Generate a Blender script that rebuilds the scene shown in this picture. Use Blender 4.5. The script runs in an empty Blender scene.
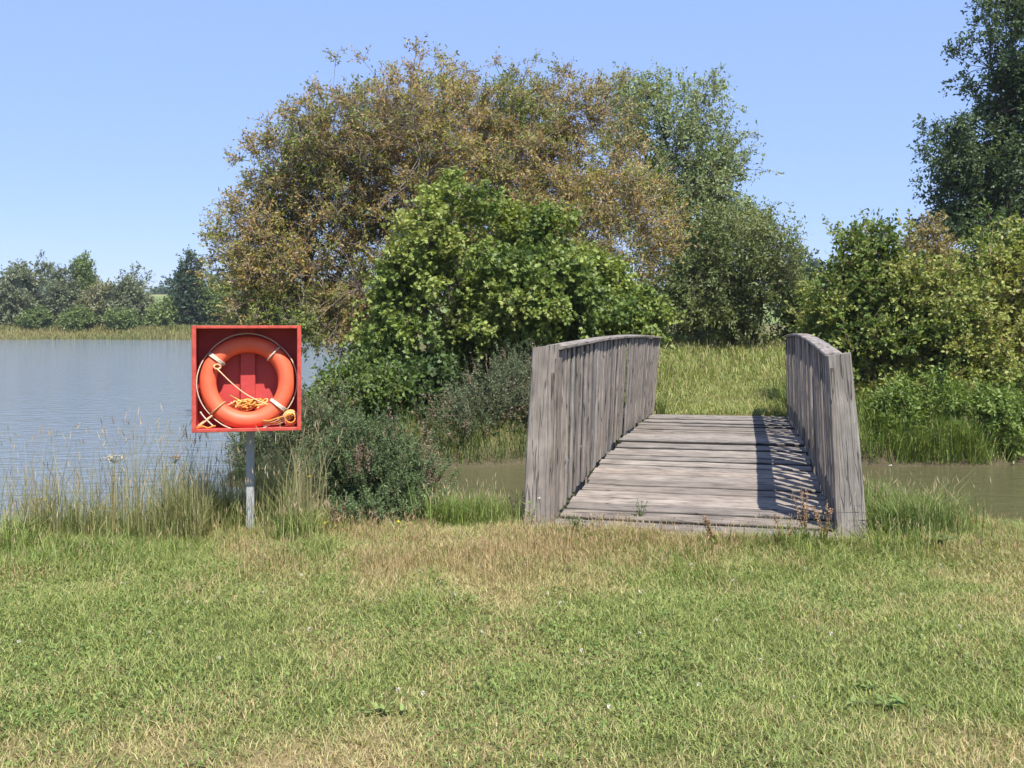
import bpy, math, random
import numpy as np
from mathutils import Vector

# ---------------------------------------------------------------- camera, sky, sun, exposure
S = bpy.context.scene
COL = S.collection
CAM_Z = 1.5
F = 1000.0                       # focal length in pixels of a 1024 wide frame
HZ = 318.0                       # image row of the horizon
cam_d = bpy.data.cameras.new('camera')
cam_d.sensor_width = 36.0
cam_d.lens = 36.0 * F / 1024.0
cam_d.shift_y = -(384.0 - HZ) / 1024.0
cam_d.clip_start = 0.05
cam_d.clip_end = 6000
cam = bpy.data.objects.new('camera', cam_d)
cam.location = (0, 0, CAM_Z)
cam.rotation_euler = (math.radians(90), 0, 0)
COL.objects.link(cam)
S.camera = cam

LIGHT = Vector((-0.31, 0.69, -1.2)).normalized()      # the way sunlight travels
SUN_EL = math.asin(-LIGHT.z)
SUN_AZ = math.atan2(-LIGHT.x, -LIGHT.y)                # compass angle of the sun from +Y
world = bpy.data.worlds.new('World')
S.world = world
world.use_nodes = True
wn = world.node_tree
sky = wn.nodes.new('ShaderNodeTexSky')
sky.sky_type = 'NISHITA'
sky.sun_disc = False
sky.sun_elevation = SUN_EL
sky.sun_rotation = SUN_AZ
sky.air_density = 1.0
sky.dust_density = 0.0
sky.ozone_density = 2.0
bg = wn.nodes['Background']
bg.inputs['Strength'].default_value = 0.10
# a clear summer sky: the modelled sky, evened towards its own blue
skm = wn.nodes.new('ShaderNodeMix'); skm.data_type = 'RGBA'; skm.inputs[0].default_value = 0.74
skm.inputs[7].default_value = (2.15, 3.2, 6.3, 1)
wn.links.new(sky.outputs[0], skm.inputs[6])
wn.links.new(skm.outputs[2], bg.inputs[0])
sun_d = bpy.data.lights.new('sun', 'SUN')
sun_d.energy = 5.0
sun_d.angle = math.radians(0.5)
sun_d.color = (1.0, 0.955, 0.88)
sun = bpy.data.objects.new('sun', sun_d)
sun.rotation_euler = LIGHT.to_track_quat('-Z', 'Y').to_euler()
sun.location = (10, -20, 40)
COL.objects.link(sun)
S.view_settings.view_transform = 'Standard'
S.view_settings.look = 'None'
S.view_settings.gamma = 1.0
S.view_settings.exposure = 0.85
S.cycles.max_bounces = 8
S.cycles.diffuse_bounces = 3
S.cycles.transmission_bounces = 4
S.cycles.transparent_max_bounces = 4
S.cycles.caustics_reflective = False
S.cycles.caustics_refractive = False

rng = np.random.default_rng(7)
random.seed(7)

# ---------------------------------------------------------------- helpers
def wx(px, Y): return (px - 512.0) / F * Y
def wz(py, Y): return CAM_Z - (py - HZ) / F * Y

def hash3(ix, iy, iz, seed):
    h = (ix * 374761393 + iy * 668265263 + iz * 2147483647 + seed * 1274126177) & 0xffffffff
    h = ((h ^ (h >> 13)) * 1274126177) & 0xffffffff
    h = ((h ^ (h >> 16)) * 2246822519) & 0xffffffff
    return ((h ^ (h >> 15)) & 0xffff) / 65535.0

def noise3(P, freq, seed=0):
    Q = np.asarray(P, float) * freq + 1000.0
    I = np.floor(Q).astype(np.int64)
    f = Q - I
    f = f * f * (3 - 2 * f)
    out = 0
    for dx in (0, 1):
        for dy in (0, 1):
            for dz in (0, 1):
                w = (f[:, 0] if dx else 1 - f[:, 0]) * (f[:, 1] if dy else 1 - f[:, 1]) * (f[:, 2] if dz else 1 - f[:, 2])
                out = out + w * hash3(I[:, 0] + dx, I[:, 1] + dy, I[:, 2] + dz, seed)
    return out

def noise2(x, y, freq, seed=0):
    x = np.atleast_1d(np.asarray(x, float)); y = np.atleast_1d(np.asarray(y, float))
    return noise3(np.stack([x, y, np.zeros_like(x)], 1), freq, seed)

def fbm2(x, y, freq, seed=0):
    return (noise2(x, y, freq, seed) * 0.55 + noise2(x, y, freq * 2.1, seed + 1) * 0.28 + noise2(x, y, freq * 4.3, seed + 2) * 0.17)

def sstep(a, b, x):
    t = np.clip((x - a) / (b - a), 0, 1)
    return t * t * (3 - 2 * t)

def unit(v):
    return v / np.maximum(np.linalg.norm(v, axis=-1, keepdims=True), 1e-9)

class Acc:
    """Collects vertices and faces with colours; links them as ONE mesh object."""
    def __init__(self):
        self.V = []; self.C = []; self.U = []; self.Q = []; self.T = []; self.n = 0
    def add(self, V, quads=None, tris=None, col=None, uv=None):
        V = np.asarray(V, float)
        if quads is not None and len(quads): self.Q.append(np.asarray(quads, np.int64) + self.n)
        if tris is not None and len(tris): self.T.append(np.asarray(tris, np.int64) + self.n)
        self.V.append(V)
        c = np.ones((len(V), 3)) if col is None else np.broadcast_to(np.asarray(col, float), (len(V), 3))
        self.C.append(c)
        self.U.append(np.zeros((len(V), 2)) if uv is None else np.asarray(uv, float))
        self.n += len(V)
    def build(self, name, mat, parent=None, flat=False, loc=None, offset=None):
        V = np.concatenate(self.V); C = np.concatenate(self.C); U = np.concatenate(self.U)
        if offset is not None: V = V - np.asarray(offset, float)
        Q = np.concatenate(self.Q) if self.Q else np.zeros((0, 4), np.int64)
        T = np.concatenate(self.T) if self.T else np.zeros((0, 3), np.int64)
        me = bpy.data.meshes.new(name)
        me.vertices.add(len(V)); me.vertices.foreach_set('co', V.astype(np.float32).ravel())
        loops = np.concatenate([Q.ravel(), T.ravel()]).astype(np.int32)
        me.loops.add(len(loops)); me.loops.foreach_set('vertex_index', loops)
        starts = np.concatenate([np.arange(len(Q)) * 4, len(Q) * 4 + np.arange(len(T)) * 3]).astype(np.int32)
        me.polygons.add(len(starts)); me.polygons.foreach_set('loop_start', starts)
        at = me.attributes.new('tint', 'FLOAT_COLOR', 'POINT')
        at.data.foreach_set('color', np.concatenate([C, np.ones((len(C), 1))], 1).astype(np.float32).ravel())
        uv = me.attributes.new('grain', 'FLOAT2', 'POINT')
        uv.data.foreach_set('vector', U.astype(np.float32).ravel())
        me.update(calc_edges=True)
        if flat: me.shade_flat()
        me.materials.append(mat)
        ob = bpy.data.objects.new(name, me)
        COL.objects.link(ob)
        if parent is not None: ob.parent = parent
        if loc is not None: ob.location = loc
        return ob

def tag(o, label=None, cat=None, group=None, kind=None):
    if label: o['label'] = label
    if cat: o['category'] = cat
    if group: o['group'] = group
    if kind: o['kind'] = kind
    return o

def thing(name, label, cat, loc, rz=0.0, group=None):
    o = bpy.data.objects.new(name, None)
    o.empty_display_size = 0.2
    o.location = loc; o.rotation_euler = (0, 0, rz)
    COL.objects.link(o)
    return tag(o, label, cat, group)

def copy_tree(o, parent=None):
    c = o.copy(); COL.objects.link(c)
    if parent is not None: c.parent = parent
    for ch in o.children:
        copy_tree(ch, c)
    return c

def tube(acc, pts, radii, sides=6, col=None, cap=True):
    P = np.asarray(pts, float); n = len(P)
    R = np.broadcast_to(np.asarray(radii, float), (n,))
    t = np.gradient(P, axis=0); t = unit(t)
    ref = np.array([0, 0, 1.0]) if abs(t[0, 2]) < 0.9 else np.array([1.0, 0, 0])
    V = []
    u = unit(np.cross(ref, t[0])[None])[0]
    a = np.arange(sides) / sides * 2 * math.pi
    for i in range(n):
        u = u - t[i] * np.dot(u, t[i]); u = u / max(np.linalg.norm(u), 1e-9)
        v = np.cross(t[i], u)
        V.append(P[i] + R[i] * (np.cos(a)[:, None] * u + np.sin(a)[:, None] * v))
    V = np.concatenate(V)
    i = np.arange(n - 1)[:, None] * sides; k = np.arange(sides)[None]; k2 = (k + 1) % sides
    Q = np.stack([i + k, i + k2, i + sides + k2, i + sides + k], -1).reshape(-1, 4)
    T = None
    if cap:
        V = np.concatenate([V, P[:1], P[-1:]])
        b = n * sides
        ks = np.arange(sides); k2 = (ks + 1) % sides
        T = np.concatenate([np.stack([np.full(sides, b), k2, ks], 1),
                            np.stack([np.full(sides, b + 1), (n - 1) * sides + ks, (n - 1) * sides + k2], 1)])
    acc.add(V, Q, T, col)

def spikes(acc, P, D, L, R, col):
    """Thin three-sided tapering twigs from P along D."""
    P = np.asarray(P, float); D = unit(np.asarray(D, float)); N = len(P)
    ref = np.where(np.abs(D[:, 2:3]) < 0.9, np.array([[0, 0, 1.0]]), np.array([[1.0, 0, 0]]))
    u = unit(np.cross(D, ref)); v = np.cross(D, u)
    L = np.broadcast_to(L, (N,))[:, None]; R = np.broadcast_to(R, (N,))[:, None]
    ring = [P + R * (math.cos(a) * u + math.sin(a) * v) for a in (0, 2.094, 4.189)]
    tip = P + D * L
    V = np.stack(ring + [tip], 1).reshape(-1, 3)
    b = np.arange(N)[:, None] * 4
    T = np.concatenate([b + np.array([[0, 1, 3]]), b + np.array([[1, 2, 3]]), b + np.array([[2, 0, 3]])])
    acc.add(V, None, T, np.repeat(np.broadcast_to(col, (N, 3)), 4, 0))

DIAMOND = (np.array([[0, 0, 0], [0.5, 0.45, 0.10], [0, 1, 0], [-0.5, 0.45, 0.10]]), [(0, 1, 2), (0, 2, 3)])
OVAL = (np.array([[0, 0, 0], [0.42, 0.25, 0.08], [0.42, 0.65, 0.08], [0, 1, -0.05], [-0.42, 0.65, 0.08], [-0.42, 0.25, 0.08]]),
        [(0, 1, 2), (0, 2, 3), (0, 3, 4), (0, 4, 5)])
LOBED = (np.array([[0, 0, 0], [0.55, 0.12, 0.06], [0.30, 0.40, 0.03], [0.52, 0.70, 0.05], [0.20, 0.66, 0.0], [0, 1.0, -0.08],
                   [-0.20, 0.66, 0.0], [-0.52, 0.70, 0.05], [-0.30, 0.40, 0.03], [-0.55, 0.12, 0.06]]),
         [(0, 1, 2), (0, 2, 4), (2, 3, 4), (0, 4, 5), (0, 5, 6), (0, 6, 8), (6, 7, 8), (0, 8, 9)])

def leaves(acc, P, axis, normal, L, W, col, shape=DIAMOND):
    """Leaf faces: base P, long axis, normal, length, width, colour."""
    N = len(P)
    a = unit(axis); nrm = normal - a * (normal * a).sum(1, keepdims=True); nrm = unit(nrm)
    b = np.cross(a, nrm)
    tv, tf = shape
    L = np.broadcast_to(L, (N,))[:, None, None]; W = np.broadcast_to(W, (N,))[:, None, None]
    V = P[:, None] + tv[None, :, 0:1] * W * b[:, None] + tv[None, :, 1:2] * L * a[:, None] + tv[None, :, 2:3] * W * nrm[:, None]
    k = len(tv)
    T = (np.arange(N)[:, None, None] * k + np.array(tf)[None]).reshape(-1, 3)
    acc.add(V.reshape(-1, 3), None, T, np.repeat(np.broadcast_to(col, (N, 3)), k, 0))

def blades(acc, P, H, W, az, lean, bend, col):
    N = len(P)
    d = np.stack([np.cos(az), np.sin(az), np.zeros(N)], 1)
    s = np.stack([-np.sin(az), np.cos(az), np.zeros(N)], 1)
    tw = rng.uniform(-0.9, 0.9, N)[:, None]
    s2 = unit(s + d * tw)
    H = np.broadcast_to(H, (N,))[:, None]; W = np.broadcast_to(W, (N,))[:, None]
    lean = np.broadcast_to(lean, (N,))[:, None]; bend = np.broadcast_to(bend, (N,))[:, None]
    z = np.array([[0, 0, 1.0]])
    mid = P + d * lean * H * 0.5 + z * H * 0.58
    tip = P + d * (lean + bend) * H + z * H * np.clip(1 - 0.45 * bend, 0.1, 1)
    V = np.stack([P - s2 * W / 2, P + s2 * W / 2, mid - s2 * W * 0.42, mid + s2 * W * 0.42, tip], 1).reshape(-1, 3)
    b = np.arange(N)[:, None] * 5
    acc.add(V, b + np.array([[0, 1, 3, 2]]), b + np.array([[2, 3, 4]]), np.repeat(np.broadcast_to(col, (N, 3)), 5, 0))
    return tip

def pick(pal, t, N):
    """Colours along a palette list by t in 0..1, with a little scatter."""
    pal = np.array(pal, float)
    x = np.clip(t, 0, 0.9999) * (len(pal) - 1)
    i = x.astype(int); f = (x - i)[:, None]
    c = pal[i] * (1 - f) + pal[i + 1] * f
    return c * rng.uniform(0.82, 1.2, (N, 1)) * rng.uniform(0.94, 1.06, (N, 3))

# ---------------------------------------------------------------- materials
def new_mat(name):
    m = bpy.data.materials.new(name); m.use_nodes = True
    nt = m.node_tree
    return m, nt, nt.nodes['Principled BSDF']

def foliage_mat(name, rough=0.5, trans=0.3, spec=0.35):
    m, nt, p = new_mat(name)
    a = nt.nodes.new('ShaderNodeAttribute'); a.attribute_name = 'tint'
    nt.links.new(a.outputs['Color'], p.inputs['Base Color'])
    p.inputs['Roughness'].default_value = rough
    p.inputs['Specular IOR Level'].default_value = spec
    t = nt.nodes.new('ShaderNodeBsdfTranslucent')
    br = nt.nodes.new('ShaderNodeMix'); br.data_type = 'RGBA'; br.blend_type = 'MULTIPLY'
    br.inputs[0].default_value = 1.0
    nt.links.new(a.outputs['Color'], br.inputs[6]); br.inputs[7].default_value = (1.45, 1.4, 0.75, 1)
    nt.links.new(br.outputs[2], t.inputs['Color'])
    mx = nt.nodes.new('ShaderNodeMixShader'); mx.inputs[0].default_value = trans
    nt.links.new(p.outputs[0], mx.inputs[1]); nt.links.new(t.outputs[0], mx.inputs[2])
    nt.links.new(mx.outputs[0], nt.nodes['Material Output'].inputs['Surface'])
    return m

M_LEAF = foliage_mat('leaf')
M_GRASS = foliage_mat('grass_blade', 0.55, 0.28, 0.25)
M_NEEDLE = foliage_mat('gorse_needle', 0.5, 0.12, 0.3)

def tint_mat(name, rough=0.7, spec=0.3, bump=0.0, bscale=60):
    m, nt, p = new_mat(name)
    a = nt.nodes.new('ShaderNodeAttribute'); a.attribute_name = 'tint'
    p.inputs['Roughness'].default_value = rough
    p.inputs['Specular IOR Level'].default_value = spec
    tc = nt.nodes.new('ShaderNodeTexCoord')
    n = nt.nodes.new('ShaderNodeTexNoise'); n.inputs['Scale'].default_value = bscale; n.inputs['Detail'].default_value = 6
    nt.links.new(tc.outputs['Object'], n.inputs['Vector'])
    mp = nt.nodes.new('ShaderNodeMapRange'); mp.inputs[1].default_value = 0.3; mp.inputs[2].default_value = 0.7
    mp.inputs[3].default_value = 0.72; mp.inputs[4].default_value = 1.15
    nt.links.new(n.outputs[0], mp.inputs[0])
    mx = nt.nodes.new('ShaderNodeMix'); mx.data_type = 'RGBA'; mx.blend_type = 'MULTIPLY'; mx.inputs[0].default_value = 1
    nt.links.new(a.outputs['Color'], mx.inputs[6]); nt.links.new(mp.outputs[0], mx.inputs[7])
    nt.links.new(mx.outputs[2], p.inputs['Base Color'])
    if bump:
        b = nt.nodes.new('ShaderNodeBump'); b.inputs['Strength'].default_value = bump; b.inputs['Distance'].default_value = 0.01
        nt.links.new(n.outputs[0], b.inputs['Height']); nt.links.new(b.outputs[0], p.inputs['Normal'])
    return m

M_BARK = tint_mat('bark', 0.85, 0.2, 0.8, 25)
M_FLOWER = tint_mat('petal', 0.6, 0.2)
M_ROPE = tint_mat('rope', 0.8, 0.2, 0.6, 220)

def wood_mat():
    m, nt, p = new_mat('weathered_wood')
    L = nt.links.new
    g = nt.nodes.new('ShaderNodeAttribute'); g.attribute_name = 'grain'
    a = nt.nodes.new('ShaderNodeAttribute'); a.attribute_name = 'tint'
    mp = nt.nodes.new('ShaderNodeMapping'); mp.inputs['Scale'].default_value = (2.6, 85, 1)
    L(g.outputs['Vector'], mp.inputs['Vector'])
    n1 = nt.nodes.new('ShaderNodeTexNoise'); n1.inputs['Scale'].default_value = 1.4; n1.inputs['Detail'].default_value = 9
    n1.inputs['Roughness'].default_value = 0.7; n1.inputs['Distortion'].default_value = 0.5
    L(mp.outputs[0], n1.inputs['Vector'])
    r1 = nt.nodes.new('ShaderNodeValToRGB')
    e = r1.color_ramp.elements
    e[0].position = 0.26; e[0].color = (0.092, 0.070, 0.050, 1)
    e[1].position = 0.80; e[1].color = (0.375, 0.325, 0.28, 1)
    k = e.new(0.42); k.color = (0.205, 0.175, 0.146, 1)
    k = e.new(0.58); k.color = (0.280, 0.241, 0.206, 1)
    L(n1.outputs[0], r1.inputs[0])
    # long drying cracks
    mp2 = nt.nodes.new('ShaderNodeMapping'); mp2.inputs['Scale'].default_value = (0.9, 16, 1); mp2.inputs['Location'].default_value = (3.1, 7.7, 0)
    L(g.outputs['Vector'], mp2.inputs['Vector'])
    n2 = nt.nodes.new('ShaderNodeTexNoise'); n2.inputs['Scale'].default_value = 1.1; n2.inputs['Detail'].default_value = 3
    L(mp2.outputs[0], n2.inputs['Vector'])
    s1 = nt.nodes.new('ShaderNodeMath'); s1.operation = 'SUBTRACT'; s1.inputs[1].default_value = 0.5
    L(n2.outputs[0], s1.inputs[0])
    s2 = nt.nodes.new('ShaderNodeMath'); s2.operation = 'ABSOLUTE'; L(s1.outputs[0], s2.inputs[0])
    ck = nt.nodes.new('ShaderNodeMapRange'); ck.inputs[1].default_value = 0.003; ck.inputs[2].default_value = 0.018
    ck.inputs[3].default_value = 0.3; ck.inputs[4].default_value = 1.0
    L(s2.outputs[0], ck.inputs[0])
    # blotches: lichen and damp
    mp3 = nt.nodes.new('ShaderNodeMapping'); mp3.inputs['Scale'].default_value = (5, 7, 1)
    L(g.outputs['Vector'], mp3.inputs['Vector'])
    n3 = nt.nodes.new('ShaderNodeTexNoise'); n3.inputs['Scale'].default_value = 1.0; n3.inputs['Detail'].default_value = 5
    L(mp3.outputs[0], n3.inputs['Vector'])
    bl = nt.nodes.new('ShaderNodeMapRange'); bl.inputs[1].default_value = 0.35; bl.inputs[2].default_value = 0.68
    bl.inputs[3].default_value = 0.74; bl.inputs[4].default_value = 1.15
    L(n3.outputs[0], bl.inputs[0])
    prev = r1.outputs[0]
    for src in (ck.outputs[0], bl.outputs[0], a.outputs['Color']):
        mx = nt.nodes.new('ShaderNodeMix'); mx.data_type = 'RGBA'; mx.blend_type = 'MULTIPLY'; mx.inputs[0].default_value = 1
        L(prev, mx.inputs[6]); L(src, mx.inputs[7]); prev = mx.outputs[2]
    L(prev, p.inputs['Base Color'])
    p.inputs['Roughness'].default_value = 0.82
    p.inputs['Specular IOR Level'].default_value = 0.25
    ad = nt.nodes.new('ShaderNodeMath'); ad.operation = 'MULTIPLY'; L(n1.outputs[0], ad.inputs[0]); L(ck.outputs[0], ad.inputs[1])
    b = nt.nodes.new('ShaderNodeBump'); b.inputs['Strength'].default_value = 0.7; b.inputs['Distance'].default_value = 0.008
    L(ad.outputs[0], b.inputs['Height']); L(b.outputs[0], p.inputs['Normal'])
    return m
M_WOOD = wood_mat()

def ground_mat():
    m, nt, p = new_mat('turf_soil')
    L = nt.links.new
    tc = nt.nodes.new('ShaderNodeTexCoord')
    n1 = nt.nodes.new('ShaderNodeTexNoise'); n1.inputs['Scale'].default_value = 1.1; n1.inputs['Detail'].default_value = 8
    n1.inputs['Roughness'].default_value = 0.65
    L(tc.outputs['Object'], n1.inputs['Vector'])
    a = nt.nodes.new('ShaderNodeAttribute'); a.attribute_name = 'tint'
    n2 = nt.nodes.new('ShaderNodeTexNoise'); n2.inputs['Scale'].default_value = 45; n2.inputs['Detail'].default_value = 6
    n2.inputs['Roughness'].default_value = 0.75
    L(tc.outputs['Object'], n2.inputs['Vector'])
    r = nt.nodes.new('ShaderNodeValToRGB')
    e = r.color_ramp.elements
    e[0].position = 0.32; e[0].color = (0.45, 0.45, 0.42, 1)
    e[1].position = 0.68; e[1].color = (1.25, 1.2, 1.1, 1)
    L(n2.outputs[0], r.inputs[0])
    mx = nt.nodes.new('ShaderNodeMix'); mx.data_type = 'RGBA'; mx.blend_type = 'MULTIPLY'; mx.inputs[0].default_value = 1
    L(a.outputs['Color'], mx.inputs[6]); L(r.outputs[0], mx.inputs[7])
    mr = nt.nodes.new('ShaderNodeMapRange'); mr.inputs[1].default_value = 0.3; mr.inputs[2].default_value = 0.7
    mr.inputs[3].default_value = 0.75; mr.inputs[4].default_value = 1.2
    L(n1.outputs[0], mr.inputs[0])
    mx2 = nt.nodes.new('ShaderNodeMix'); mx2.data_type = 'RGBA'; mx2.blend_type = 'MULTIPLY'; mx2.inputs[0].default_value = 1
    L(mx.outputs[2], mx2.inputs[6]); L(mr.outputs[0], mx2.inputs[7])
    L(mx2.outputs[2], p.inputs['Base Color'])
    p.inputs['Roughness'].default_value = 0.95
    p.inputs['Specular IOR Level'].default_value = 0.1
    b = nt.nodes.new('ShaderNodeBump'); b.inputs['Strength'].default_value = 0.6; b.inputs['Distance'].default_value = 0.02
    L(n2.outputs[0], b.inputs['Height']); L(b.outputs[0], p.inputs['Normal'])
    return m

def water_mat():
    m, nt, p = new_mat('pond_water')
    L = nt.links.new
    p.inputs['Roughness'].default_value = 0.05
    p.inputs['IOR'].default_value = 1.33
    tc = nt.nodes.new('ShaderNodeTexCoord')
    mp = nt.nodes.new('ShaderNodeMapping'); mp.inputs['Scale'].default_value = (1.0, 2.2, 1)
    mp.inputs['Rotation'].default_value = (0, 0, 0.12)
    L(tc.outputs['Object'], mp.inputs['Vector'])
    n1 = nt.nodes.new('ShaderNodeTexNoise'); n1.inputs['Scale'].default_value = 2.4; n1.inputs['Detail'].default_value = 5
    n1.inputs['Roughness'].default_value = 0.55; n1.inputs['Distortion'].default_value = 0.4
    L(mp.outputs[0], n1.inputs['Vector'])
    # the sheltered channel is calmer than the open pond
    sp = nt.nodes.new('ShaderNodeSeparateXYZ'); L(tc.outputs['Object'], sp.inputs[0])
    mr = nt.nodes.new('ShaderNodeMapRange'); mr.interpolation_type = 'SMOOTHSTEP'
    mr.inputs[1].default_value = -4.5; mr.inputs[2].default_value = -1.5; mr.inputs[3].default_value = 0.085; mr.inputs[4].default_value = 0.022
    L(sp.outputs[0], mr.inputs[0])
    # silty and shallow in the channel, pond base paled blue to paint in sky reflection
    m2 = nt.nodes.new('ShaderNodeMapRange'); m2.interpolation_type = 'SMOOTHSTEP'
    m2.inputs[1].default_value = -4.5; m2.inputs[2].default_value = -1.0
    L(sp.outputs[0], m2.inputs[0])
    bc = nt.nodes.new('ShaderNodeMix'); bc.data_type = 'RGBA'
    bc.inputs[6].default_value = (0.15, 0.18, 0.215, 1); bc.inputs[7].default_value = (0.085, 0.080, 0.040, 1)
    L(m2.outputs[0], bc.inputs[0]); L(bc.outputs[2], p.inputs['Base Color'])
    b = nt.nodes.new('ShaderNodeBump'); b.inputs['Strength'].default_value = 1.0
    L(mr.outputs[0], b.inputs['Distance'])
    L(n1.outputs[0], b.inputs['Height']); L(b.outputs[0], p.inputs['Normal'])
    return m

def paint_mat(name, rgb, rough=0.45, wear=0.25, scale=14, spec=0.4):
    m, nt, p = new_mat(name)
    L = nt.links.new
    tc = nt.nodes.new('ShaderNodeTexCoord')
    n = nt.nodes.new('ShaderNodeTexNoise'); n.inputs['Scale'].default_value = scale; n.inputs['Detail'].default_value = 7
    n.inputs['Roughness'].default_value = 0.7
    L(tc.outputs['Object'], n.inputs['Vector'])
    r = nt.nodes.new('ShaderNodeValToRGB'); e = r.color_ramp.elements
    e[0].position = 0.3; e[0].color = tuple(c * (1 - wear) for c in rgb) + (1,)
    e[1].position = 0.72; e[1].color = tuple(min(1, c * (1 + wear) + 0.02 * wear) for c in rgb) + (1,)
    L(n.outputs[0], r.inputs[0]); L(r.outputs[0], p.inputs['Base Color'])
    mr = nt.nodes.new('ShaderNodeMapRange'); mr.inputs[3].default_value = rough - 0.1; mr.inputs[4].default_value = rough + 0.2
    L(n.outputs[0], mr.inputs[0]); L(mr.outputs[0], p.inputs['Roughness'])
    p.inputs['Specular IOR Level'].default_value = spec
    b = nt.nodes.new('ShaderNodeBump'); b.inputs['Strength'].default_value = 0.15; b.inputs['Distance'].default_value = 0.004
    L(n.outputs[0], b.inputs['Height']); L(b.outputs[0], p.inputs['Normal'])
    return m

# ---------------------------------------------------------------- terrain
WATER_Z = -0.5
def near_shore(x):
    return 8.15 + 0.22 * np.sin(x * 0.7 + 0.5) + 0.13 * np.sin(x * 2.3) - 0.45 * sstep(2.7, 3.6, x) - 0.3 * sstep(-2.6, -3.6, x) + 0.02 * np.maximum(0, -x - 6)
def island_front(x):
    return 13.55 - 1.75 * sstep(-1.2, -2.4, x) + 0.15 * np.sin(x * 1.9) + 0.08 * np.sin(x * 4.7) - 0.03 * np.maximum(0, x - 8)
def island_left(y):
    return -3.5 + 0.2 * np.sin(y * 1.3) - 0.15 * np.maximum(0, y - 26)
def land(x, y):
    dn = near_shore(x) - y
    di = np.minimum(y - island_front(x), x - island_left(y))
    df = y - (90 + 1.5 * np.sin(x * 0.11) + 0.6 * np.sin(x * 0.43))
    return dn, di, df
def height(x, y):
    x = np.asarray(x, float); y = np.asarray(y, float)
    dn, di, df = land(x, y)
    d = np.maximum(np.maximum(dn, di), df)
    under = WATER_Z + np.maximum(-0.9, 0.5 * d)
    zn = WATER_Z + 0.5 * sstep(0, 1.0, dn)
    zi = WATER_Z + 0.55 * sstep(0, 1.1, di) + 0.72 * sstep(15.2, 27, y)
    zf = WATER_Z + 1.0 * sstep(0, 7, df) + 9.0 * sstep(40, 260, df)
    zn = zn + 0.05 * np.exp(-((x - 1.2) / 1.6) ** 4 - ((y - 6.75) / 0.45) ** 2)
    up = np.where(dn > 0, zn, np.where((df > 0), np.maximum(zf, np.where(di > 0, zi, -9)), zi))
    z = np.where(d > 0, up, under)
    bump = 0.05 * (noise2(x.ravel(), y.ravel(), 0.9, 3).reshape(x.shape) - 0.5) + 0.03 * (noise2(x.ravel(), y.ravel(), 2.7, 4).reshape(x.shape) - 0.5)
    return z + np.where(d > 0.3, bump, 0)
def hz(x, y):
    return float(height(np.array([x]), np.array([y]))[0])

def axis_lines(a, b, step, lo, hi, grow=1.13):
    c = list(np.arange(a, b + 1e-6, step))
    s = step; v = c[-1]
    while v < hi:
        s *= grow; v += s; c.append(v)
    s = step; v = c[0]; pre = []
    while v > lo:
        s *= grow; v -= s; pre.append(v)
    return np.array(pre[::-1] + c)

# how dry the lawn is at a point: 0 lush green .. 1 straw
def dryness(x, y):
    sh = x.shape; x = x.ravel(); y = y.ravel()
    d = 0.14 + 0.95 * (fbm2(x, y, 1.15, 11) - 0.44) + 0.65 * (noise2(x, y, 4.0, 15) - 0.5)
    d += 0.72 * np.exp(-((x + 0.25) / 1.15) ** 2 - ((y - 6.2) / 0.8) ** 2)          # tawny patch in front of the bridge
    d += 0.30 * np.exp(-((x - 1.3) / 1.5) ** 2 - ((y - 6.35) / 0.45) ** 2)
    d += (0.30 + 0.30 * np.exp(-((x + 0.4) / 0.6) ** 2) + 0.2 * np.exp(-((x - 1.7) / 0.4) ** 2)) * sstep(3.95, 3.25, y + 0.10 * np.sin(x * 5.1) + 0.12 * np.sin(x * 2.3 + 1))   # trodden strip nearest the camera
    d -= 0.11 * sstep(5.6, 5.0, y)
    d -= 0.25 * np.exp(-((x + 2.3) / 1.3) ** 2 - ((y - 6.0) / 0.6) ** 2)          # lush corner at the left
    return np.clip(d, 0, 1).reshape(sh)

xs = axis_lines(-9, 9, 0.13, -1600, 1600)
ys = axis_lines(1.5, 19, 0.13, -300, 2200, 1.10)
GX, GY = np.meshgrid(xs, ys)
GZ = height(GX, GY)
acc = Acc()
nx, ny = len(xs), len(ys)
idx = (np.arange(ny - 1)[:, None] * nx + np.arange(nx - 1)[None])
Q = np.stack([idx, idx + 1, idx + nx + 1, idx + nx], -1).reshape(-1, 4)
dr = dryness(GX, GY)[..., None]
soil = np.array([0.12, 0.13, 0.05]) * (1 - dr) + np.array([0.27, 0.205, 0.115]) * dr
mud = np.array([0.10, 0.085, 0.055])
dn, di, df = land(GX, GY)
dd = np.maximum(np.maximum(dn, di), df)[..., None]
soil = soil * sstep(0.2, 0.9, dd) + mud * (1 - sstep(0.2, 0.9, dd))
fld = sstep(30, 60, df)[..., None]
soil = soil * (1 - fld) + np.array([0.17, 0.22, 0.07]) * fld
fl2 = sstep(200, 235, df)[..., None]
soil = soil * (1 - fl2) + np.array([0.34, 0.31, 0.17]) * fl2
acc.add(np.stack([GX, GY, GZ], -1).reshape(-1, 3), Q, None, soil.reshape(-1, 3))
ground = acc.build('ground', ground_mat())
tag(ground, kind='structure')

acc = Acc()
acc.add([(-420, 6.5, WATER_Z), (420, 6.5, WATER_Z), (420, 97, WATER_Z), (-420, 97, WATER_Z)], [(0, 1, 2, 3)])
water = acc.build('water', water_mat())
tag(water, kind='structure')

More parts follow.
